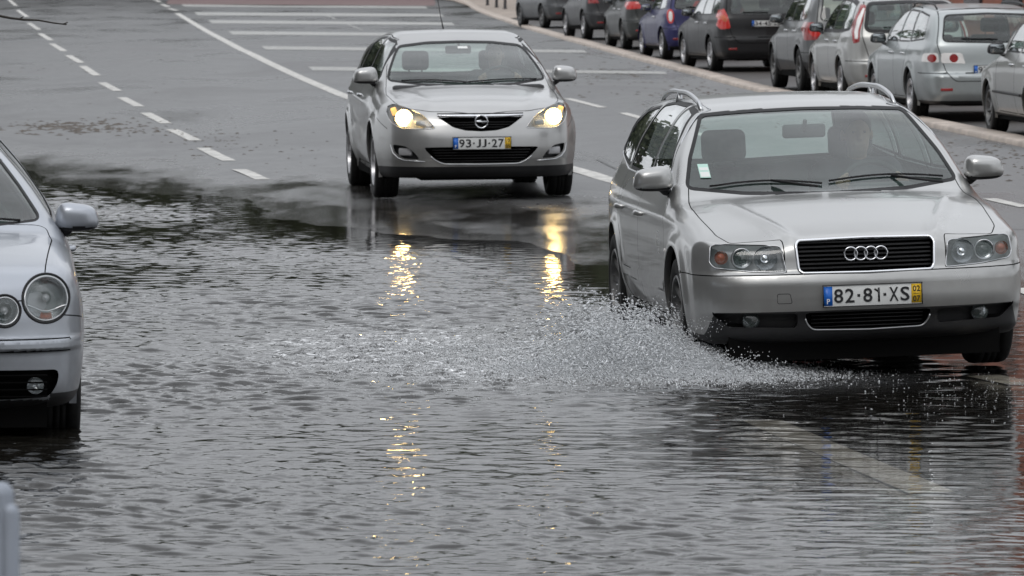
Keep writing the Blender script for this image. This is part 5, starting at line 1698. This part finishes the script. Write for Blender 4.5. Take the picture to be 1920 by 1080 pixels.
# ------------------------------------------------------------------ flood water
def water_mat():
    m, t, out = nt('flood_water')
    at = N_(t, 'ShaderNodeAttribute', attribute_name='depth')
    rf = N_(t, 'ShaderNodeAttribute', attribute_name='churn')
    tc = N_(t, 'ShaderNodeTexCoord')
    n1 = N_(t, 'ShaderNodeTexNoise', Scale=26.0, Detail=3.0)
    mp = N_(t, 'ShaderNodeMapping'); mp.inputs['Scale'].default_value = (.45, 1.0, 1)
    t.links.new(tc.outputs['Object'], mp.inputs[0]); t.links.new(mp.outputs[0], n1.inputs['Vector'])
    b = N_(t, 'ShaderNodeBump', Strength=.12, Distance=.004)
    t.links.new(n1.outputs[0], b.inputs['Height'])
    fr = N_(t, 'ShaderNodeFresnel'); fr.inputs[0].default_value = 1.33
    t.links.new(b.outputs[0], fr.inputs['Normal'])
    gl = N_(t, 'ShaderNodeBsdfGlossy'); gl.inputs['Roughness'].default_value = .012; gl.inputs[0].default_value = (1, 1, 1, 1)
    t.links.new(b.outputs[0], gl.inputs['Normal'])
    tr = N_(t, 'ShaderNodeBsdfTransparent'); tr.inputs[0].default_value = (.72, .70, .66, 1)
    df = N_(t, 'ShaderNodeBsdfDiffuse'); df.inputs[0].default_value = (.012, .011, .009, 1)
    mr = N_(t, 'ShaderNodeMapRange'); mr.inputs[1].default_value = .0; mr.inputs[2].default_value = .09
    t.links.new(at.outputs['Fac'], mr.inputs[0])
    m1 = N_(t, 'ShaderNodeMixShader')
    t.links.new(mr.outputs[0], m1.inputs[0]); t.links.new(tr.outputs[0], m1.inputs[1]); t.links.new(df.outputs[0], m1.inputs[2])
    # foam: aerated water is pale and rough
    fo = N_(t, 'ShaderNodeBsdfDiffuse'); fo.inputs[0].default_value = (.55, .56, .57, 1)
    n2 = N_(t, 'ShaderNodeTexNoise', Scale=60.0, Detail=5.0); t.links.new(tc.outputs['Object'], n2.inputs['Vector'])
    m3 = N_(t, 'ShaderNodeMapRange'); m3.inputs[1].default_value = .42; m3.inputs[2].default_value = .62; m3.inputs[3].default_value = .0; m3.inputs[4].default_value = .95
    t.links.new(n2.outputs[0], m3.inputs[0])
    mu = N_(t, 'ShaderNodeMath', operation='MULTIPLY'); t.links.new(m3.outputs[0], mu.inputs[0]); t.links.new(rf.outputs['Fac'], mu.inputs[1])
    m2 = N_(t, 'ShaderNodeMixShader')
    t.links.new(fr.outputs[0], m2.inputs[0]); t.links.new(m1.outputs[0], m2.inputs[1]); t.links.new(gl.outputs[0], m2.inputs[2])
    m4 = N_(t, 'ShaderNodeMixShader')
    t.links.new(mu.outputs[0], m4.inputs[0]); t.links.new(m2.outputs[0], m4.inputs[1]); t.links.new(fo.outputs[0], m4.inputs[2])
    t.links.new(m4.outputs[0], out.inputs[0])
    return m
rw = np.random.default_rng(5)
NW = 110
lam = np.exp(rw.uniform(math.log(.05), math.log(.32), NW))
ang = rw.normal(math.pi / 2, .55, NW)
kx_ = 2 * math.pi / lam * np.cos(ang) ; ky_ = 2 * math.pi / lam * np.sin(ang)
amp = .0022 * (lam / .15) ** .9 * rw.uniform(.5, 1.3, NW) / math.sqrt(NW) * 3.0
ph = rw.uniform(0, 2 * math.pi, NW)
lam2 = np.exp(rw.uniform(math.log(.04), math.log(.13), 60)); an2 = rw.uniform(0, math.pi, 60)
k2x = 2 * math.pi / lam2 * np.cos(an2); k2y = 2 * math.pi / lam2 * np.sin(an2); ph2 = rw.uniform(0, 6.28, 60)
def sstep(a, b, x):
    q = np.clip((x - a) / (b - a), 0, 1); return q * q * (3 - 2 * q)
SPC = [(1.1, 28.2), (.6, 27.6), (0, 27.9), (-.7, 28.6), (-1.25, 30.0)]
def churn(X, Y):
    """where the wheel has thrown the surface up"""
    c = np.zeros_like(X)
    for (cx, cy, rx, ry, a) in ((.95, 27.7, .75, .9, 1.0), (.2, 28.4, .95, 1.6, .8), (-.6, 29.2, .85, 1.9, .55), (.9, 31.0, .5, 2.5, .3)):
        q = ((X - cx) / rx) ** 2 + ((Y - cy) / ry) ** 2
        c = np.maximum(c, a * np.exp(-q * 1.3))
    return c
def waves(X, Y):
    Z = np.zeros_like(X)
    calm = 1 - .86 * sstep(.3, 1.5, X) * sstep(44, 38, Y) - 0 * X
    calm = calm * (1 - .75 * sstep(-2.5, .5, X + (Y - 40) * .10) * sstep(32, 40, Y))
    warpx = .15 * np.sin(Y * .9 + 1.3 * np.sin(X * .7)) + .1 * np.sin(X * 1.7 + Y * .35)
    for a, kx, ky, p in zip(amp, kx_, ky_, ph):
        Z += a * np.sin(kx * (X + warpx) + ky * Y + p)
    env = .65 + .5 * np.sin(X * .8 + Y * .43 + 1) * np.sin(Y * .61 - X * .5)
    Z *= calm * np.clip(env, .3, 1.2) * (1.22 - .42 * sstep(26, 42, Y))
    ch = churn(X, Y)
    W = np.zeros_like(X)
    for kx, ky, p in zip(k2x, k2y, ph2): W += np.sin(kx * X + ky * Y + p)
    Z += W * .0036 * ch * (.6 + .4 * np.sin(X * 9) * np.sin(Y * 7))
    # bow wave rings spreading from the wheel
    r = np.hypot(X - .9, (Y - 28.3)); Z += .004 * np.sin(r * 2 * math.pi / .42) * np.exp(-r / 1.8) * sstep(.3, .8, r)
    r = np.hypot(X - 2.7, (Y - 26.5)); Z += .0022 * np.sin(r * 2 * math.pi / .35) * np.exp(-r / 2.5)
    return Z
yl = [15.5]
while yl[-1] < 60: yl.append(yl[-1] + .0125 * (yl[-1] / 20) ** 1.35)
ys = np.array(yl); xs = np.arange(-6.5, 4.6, .022)
X, Y = np.meshgrid(xs, ys, indexing='ij')
Z = waves(X, Y)
G = gz(X, Y)
dep = np.clip(-G, 0, 1)
Z = Z * np.clip(dep / .02, .12, 1)
V = np.stack([X.ravel(), Y.ravel(), Z.ravel()], 1)
keep = (G < .022)
nx, ny = len(xs), len(ys)
i, j = np.meshgrid(np.arange(nx - 1), np.arange(ny - 1), indexing='ij')
a = (i * ny + j).ravel()
kf = (keep[:-1, :-1] & keep[1:, :-1] & keep[:-1, 1:] & keep[1:, 1:]).ravel()
a = a[kf]
F = np.stack([a, a + ny, a + ny + 1, a + 1], 1)
water = big_mesh('flood_water', V, F, water_mat())
at = water.data.attributes.new('depth', 'FLOAT', 'POINT'); at.data.foreach_set('value', dep.ravel().astype(np.float32))
at = water.data.attributes.new('churn', 'FLOAT', 'POINT'); at.data.foreach_set('value', churn(X, Y).ravel().astype(np.float32))
tag(water, kind='structure')

# ------------------------------------------------------------------ splash: droplets flung from the front wheel
M_drop = pmat('water_drops', (.75, .77, .78), .12, spec=.6)
m_, t_, o_ = nt('water_drops')
gl = N_(t_, 'ShaderNodeBsdfGlass'); gl.inputs['IOR'].default_value = 1.33; gl.inputs['Roughness'].default_value = .03
df = N_(t_, 'ShaderNodeBsdfDiffuse'); df.inputs[0].default_value = (.78, .80, .82, 1)
ms = N_(t_, 'ShaderNodeMixShader'); ms.inputs[0].default_value = .78
t_.links.new(gl.outputs[0], ms.inputs[1]); t_.links.new(df.outputs[0], ms.inputs[2]); t_.links.new(ms.outputs[0], o_.inputs[0])
M_drop = m_
rs = np.random.default_rng(3)
def drops(n, fn):
    return np.concatenate([fn(n)])
pts = []; siz = []; vel = []
def cloud(n, cx, cy, rx, ry, h, pw=2.0, s0=.0035, s1=.009, lean=0):
    u = rs.normal(0, 1, n); v = rs.normal(0, 1, n)
    x = cx + u * rx; y = cy + v * ry
    q = np.exp(-.35 * (u * u + v * v))
    z = h * q * rs.uniform(0, 1, n) ** pw
    x = x - lean * z
    pts.append(np.stack([x, y, z], 1)); siz.append(np.exp(rs.uniform(math.log(s0), math.log(s1), n))); vel.append(rs.normal(0, .6, (n, 3)))
# jets: curved streamlines leaving the tyre, clumped
def jets(n, ox, oy, spread, vmin, vmax, el0, el1, az0, az1, s0=.003, s1=.008, per=26):
    m = n // per
    for k in range(m):
        az = R(rs.uniform(az0, az1)); el = R(rs.uniform(el0, el1)); v = rs.uniform(vmin, vmax)
        T = 2 * v * math.sin(el) / 9.8
        t0 = rs.uniform(.05, .95) * T
        tt = np.clip(t0 + rs.normal(0, .016, per), 0.002, T)
        dv = rs.normal(0, .06 * v, (per, 3))
        vx = v * math.cos(el) * math.cos(az) + dv[:, 0]; vy = v * math.cos(el) * math.sin(az) + dv[:, 1]; vz = v * math.sin(el) + dv[:, 2] * .6
        x = ox + rs.normal(0, spread) + vx * tt; y = oy + rs.normal(0, spread * 1.5) + vy * tt; z = .01 + vz * tt - 4.9 * tt * tt
        ok = z > .002
        pts.append(np.stack([x, y, z], 1)[ok]); siz.append(np.exp(rs.uniform(math.log(s0), math.log(s1), per))[ok]); vel.append(np.stack([vx, vy, vz - 9.8 * tt], 1)[ok])
jets(30000, .92, 28.0, .09, 1.2, 3.3, 12, 62, 150, 250, .0016, .0058)
jets(40000, .90, 27.95, .12, .8, 2.9, 10, 66, 150, 262, .0008, .0022, per=60)
jets(12000, 1.0, 27.9, .08, .8, 1.9, 20, 72, 200, 280, .0014, .0048)
jets(4000, .62, 30.8, .10, .8, 2.2, 15, 60, 140, 260, .0025, .006)
cloud(30000, .75, 27.7, .34, .30, .20, 1.3, .0016, .0048, lean=.3)
cloud(8000, .15, 28.3, .5, .8, .11, 1.6, .0015, .0042)
cloud(3500, -.45, 29.0, .42, 1.0, .05, 1.7, .0015, .004)
cloud(1200, 1.2, 27.5, .16, .25, .16, 1.8, .0016, .0045)
cloud(34000, .78, 27.6, .36, .28, .15, 1.1, .0008, .0024)
cloud(500, 2.7, 26.2, .5, .8, .03, 1.0, .0012, .003)
P_ = np.concatenate(pts); S_ = np.concatenate(siz); VL = np.concatenate(vel)
octv = np.array([(1, 0, 0), (-1, 0, 0), (0, 1, 0), (0, -1, 0), (0, 0, 1), (0, 0, -1)], float)
octf = np.array([(0, 2, 4), (2, 1, 4), (1, 3, 4), (3, 0, 4), (2, 0, 5), (1, 2, 5), (3, 1, 5), (0, 3, 5)])
n = len(P_)
st = VL + rs.normal(0, .35, (n, 3)); st /= np.linalg.norm(st, axis=1, keepdims=True)
el = np.clip(rs.exponential(1.1, n) * np.clip(np.linalg.norm(VL, axis=1) / 1.5, .2, 1.6), 0, 6)
O = octv[None] * S_[:, None, None]
O = O + (O @ st[:, :, None]) * st[:, None, :] * el[:, None, None]
V = (P_[:, None, :] + O).reshape(-1, 3)
F = (octf[None] + (np.arange(n) * 6)[:, None, None]).reshape(-1, 3)
spl_o = big_mesh('splash', V, F, M_drop)
tag(spl_o, 'spray of water drops thrown up by the front wheel of the estate car', None, None, 'stuff')

# ------------------------------------------------------------------ dirt, leaves and twigs washed onto the road
M_mud = pmat('wet_mud', (.045, .032, .022), .6, noise=.4, nscale=20)
M_leaf = pmat('wet_leaf', (.05, .035, .02), .5, noise=.5, nscale=30)
V = []; F = []
def scrap(px, py, sx, sy, n, s0, s1, flat=.35):
    for _ in range(n):
        a = rs.normal(0, 1, 2)
        x0, y0 = px + a[0] * sx, py + a[1] * sy
        p = unproj(x0, y0)
        if float(gz(p.x, p.y)) < .004: continue
        s = math.exp(rs.uniform(math.log(s0), math.log(s1)))
        q = rs.uniform(0, 6.28); l = s * rs.uniform(.8, 2.5); h = s * flat
        z = float(gz(p.x, p.y)) + .001
        b = len(V)
        k = 6
        for i in range(k):
            r = rs.uniform(.6, 1.1)
            ux, uy = l * math.cos(i * 2 * math.pi / k) * r, s * math.sin(i * 2 * math.pi / k) * r
            V.append((p.x + ux * math.cos(q) - uy * math.sin(q), p.y + ux * math.sin(q) + uy * math.cos(q), z))
        V.append((p.x, p.y, z + h))
        for i in range(k): F.append((b + i, b + (i + 1) % k, b + k))
scrap(120, 240, 60, 6, 170, .02, .07, .3); scrap(200, 238, 60, 8, 90, .015, .05); scrap(340, 250, 60, 12, 60, .012, .035)
scrap(420, 272, 50, 8, 30, .01, .03); scrap(1230, 150, 110, 18, 130, .015, .05); scrap(1120, 140, 70, 20, 60, .012, .045)
scrap(1300, 240, 60, 14, 40, .012, .04); scrap(1500, 180, 160, 6, 120, .015, .05); scrap(1820, 300, 70, 22, 150, .010, .035); scrap(1870, 290, 40, 25, 60, .01, .04)
scrap(1100, 100, 130, 10, 60, .015, .045); scrap(60, 128, 40, 4, 26, .01, .03); scrap(540, 290, 120, 25, 40, .01, .03); scrap(250, 100, 250, 60, 60, .01, .03); scrap(1650, 230, 120, 8, 60, .012, .035)
o = mesh_obj('washed_up_debris', V, F, M_leaf, None, False); tag(o, 'dark wet leaves and dirt scattered over the road', None, None, 'stuff')

# ------------------------------------------------------------------ twig hanging in from the left, rounded posts in front, bollards
TB = MB()
D0 = 24.0
def at_px(px, py, D):
    d = Mc.to_3x3() @ Vector(((px - 960) / FPX, (540 - py) / FPX, -1)); return Vector((0, 0, HC)) + d * (D / d.y)
TB.tube([at_px(-260, -60, D0), at_px(-120, 5, D0), at_px(-20, 26, D0), at_px(20, 34, D0), at_px(45, 37, D0), at_px(72, 38, D0), at_px(100, 43, D0), at_px(125, 46, D0)], [.014, .011, .007, .006, .0055, .0045, .004, .0035], 6)
TB.tube([at_px(36, 36, D0), at_px(44, 31, D0)], [.004, .002], 5); TB.tube([at_px(118, 45, D0), at_px(127, 42, D0)], [.003, .0025], 5)
tw = TB.build('bare_twig', pmat('twig_bark', (.03, .025, .02), .8), None); tag(tw, 'thin bare dark twig reaching in at the top left corner', 'twig')
# the twig grows from a street tree standing outside the frame
M_post = pmat('galvanised_post', (.29, .32, .37), .55, metal=.2, noise=.12, nscale=6)
for (px, py, r, lab, D) in ((2, 903, .019, 'taller of two pale grey rounded posts in the bottom left corner', 9.0), (20, 945, .0125, 'shorter pale grey rounded post in front in the bottom left corner', 8.6)):
    p = at_px(px, py, D)
    r = .022 if py < 910 else .0145
    zg = float(gz(p.x, p.y))
    M = Matrix.Translation((p.x, p.y, 0)) @ Matrix.Rotation(R(-90), 4, 'Y')
    prof = [(0, p.z), (r * .5, p.z - r * .13), (r * .87, p.z - r * .5), (r, p.z - r), (r, zg - .05)]
    o = MB().lathe([(a, b) for a, b in prof], 24, M).build('metal_post', M_post, None); tag(o, lab, 'post')
M_boll = pmat('dark_bollard', (.03, .03, .032), .5)
for k, (px, py, lab) in enumerate(((914, 12, 'leftmost small dark bollard on the far pavement corner'), (931, 16, 'dark bollard second from the left on the far pavement'), (947, 19, 'dark bollard standing nearest to the farthest parked car'))):
    p = unproj(px, py); z = float(gz(p.x, p.y)) + .03
    M = Matrix.Translation((p.x, p.y, z)) @ Matrix.Rotation(R(-90), 4, 'Y')
    o = MB().lathe([(0, .95), (.035, .93), (.05, .88), (.05, .80), (.06, .79), (.06, .75), (.048, .74), (.055, .05), (.075, .04), (.075, 0)], 18, M).build('bollard', M_boll, None, auto=40)
    tag(o, lab, 'bollard', 'bollards on the far pavement')

# ------------------------------------------------------------------ street surroundings (mostly seen as reflections)
def facade(name, label, x0, y0, x1, y1, H_, wall, nfl, nw, depth=8.0, face=1):
    """a building whose street front runs from (x0,y0) to (x1,y1)"""
    bx = empty(name, (x0, y0, float(gz(x0, y0))))
    tag(bx, label, 'building')
    dx, dy = x1 - x0, y1 - y0; L_ = math.hypot(dx, dy)
    bx.rotation_euler = (0, 0, math.atan2(dy, dx))
    MB().box((L_ / 2, depth / 2 * face, H_ / 2 - .5), (L_, depth, H_ + 1)).build('wall', wall, bx, False)
    MB().box((L_ / 2, depth / 2 * face, H_ + .15), (L_ + .5, depth + .5, .3)).build('roof', M_kerb, bx, False)
    fh = H_ / nfl
    for f_ in range(nfl):
        for k in range(nw):
            cx = L_ * (k + .5) / nw; cz = fh * (f_ + .55)
            o = MB().box((cx, -.02 * face, cz), (L_ / nw * .42, .1, fh * .5)).build('window', MAT['glass_dark'] if False else M_win, bx, False)
            MB().box((cx, -.05 * face, cz - fh * .27), (L_ / nw * .5, .2, .1)).build('sill', M_kerb, o, False)
    return bx
M_win = pmat('dark_window', (.03, .035, .04), .1, spec=.6)
M_w1 = pmat('ochre_render', (.40, .33, .25), .85, noise=.15, nscale=1)
M_w2 = pmat('terracotta_render', (.24, .085, .05), .85, noise=.15, nscale=1)
M_w3 = pmat('grey_render', (.15, .15, .15), .85, noise=.2, nscale=1)
facade('apartment_building', 'grey rendered apartment building left of the street, made tall to darken the car sides', -14.5, -5, -13, 50, 17, M_w3, 5, 9, 8, 1)  # out of view; raised and darkened to dim the left car sides
tbx = facade('terracotta_building', 'terracotta rendered building behind the parked cars on the right', float(KX(72)) + 7.6, 72, float(KX(132)) + 7.6, 132, 12, M_w2, 4, 11, 8, -1)
facade('unseen_block', 'unseen grey block added behind the viewpoint to darken the car fronts', 30, -34, -30, -34, 17, M_w3, 5, 12, 8, 1)  # unseen, added to block low sky so car fronts turn darker

M_bark = pmat('tree_bark', (.05, .04, .03), .9, noise=.3, nscale=8)
M_fol = pmat('tree_foliage', (.045, .055, .025), .7, noise=.5, nscale=1.2)
def tree(x, y, h, r, label, seed, group):
    rt = np.random.default_rng(seed)
    z0 = float(gz(x, y))
    te = empty('street_tree', (x, y, z0)); tag(te, label, 'tree', group)
    tb = MB()
    tb.tube([(0, 0, -.2), (.05, 0, h * .2), (-.05, .05, h * .42), (0, 0, h * .7)], [.22, .17, .13, .05], 8)
    for k in range(7):
        q = rt.uniform(0, 6.28); z = h * rt.uniform(.3, .6); l = r * rt.uniform(.6, .95)
        tb.tube([(0, 0, z), (l * .5 * math.cos(q), l * .5 * math.sin(q), z + h * .12), (l * math.cos(q), l * math.sin(q), z + h * .2)], [.08, .05, .02], 6)
    tb.build('trunk', M_bark, te)
    n = int(1500 + 70 * h)
    cl = rt.normal(0, 1, (16, 3)); cl /= np.linalg.norm(cl, axis=1, keepdims=True); cl *= rt.uniform(.35, .8, (16, 1))
    ci = rt.integers(0, 16, n)
    p = cl[ci] + rt.normal(0, .20, (n, 3))
    p = p * np.array([r, r, h * (.33 if h < 12 else .44)]) + np.array([0, 0, h * (.66 if h < 12 else .52)])
    a = rt.normal(0, 1, (n, 3)); a /= np.linalg.norm(a, axis=1, keepdims=True)
    b = np.cross(a, rt.normal(0, 1, (n, 3))); b /= np.linalg.norm(b, axis=1, keepdims=True)
    s = rt.uniform(.16, .38, (n, 1)) * (1.0 if h < 12 else 2.6)
    V = np.stack([p - a * s, p - b * s * .6, p + a * s, p + b * s * .6], 1).reshape(-1, 3)
    F = np.arange(n * 4).reshape(-1, 4)
    o = big_mesh('crown', V, F, M_fol); o.parent = te
left = [(-12, 70, 8, 3.4), (-13.5, 84, 9, 3.8), (-15, 100, 9, 4), (-17, 122, 10, 4.2), (-20, 150, 11, 4.6)]
for k, (x, y, h, r) in enumerate(left):
    tree(x, y, h, r, ['leafy street tree nearest the left edge of the road', 'second leafy tree along the left of the street', 'third leafy tree along the left of the street', 'fourth leafy tree along the left of the street', 'farthest leafy tree along the left of the street'][k], 100 + k, 'trees along the left of the street')
for k in range(13):
    tree(-34 + k * 6.0 + (k % 3) * .8, 262 + (k * 37 % 17), (22 if k < 5 else 30) + (k * 29 % 6), 6.4, 'unseen leafy tree in the far belt, made tall to darken the water reflections', 150 + k, 'tree belt at the far end of the street')  # out of view; heights raised to give dark streaks in the water
for k, (y, h, r) in enumerate([(40, 8, 3), (52, 8.5, 3.2), (135, 10, 3.8), (165, 11, 4.2), (195, 12, 4.6)]):
    tree(float(KX(y)) + 8.5, y, h, r, 'street tree on the right pavement behind the parked cars', 200 + k, 'trees on the right pavement')
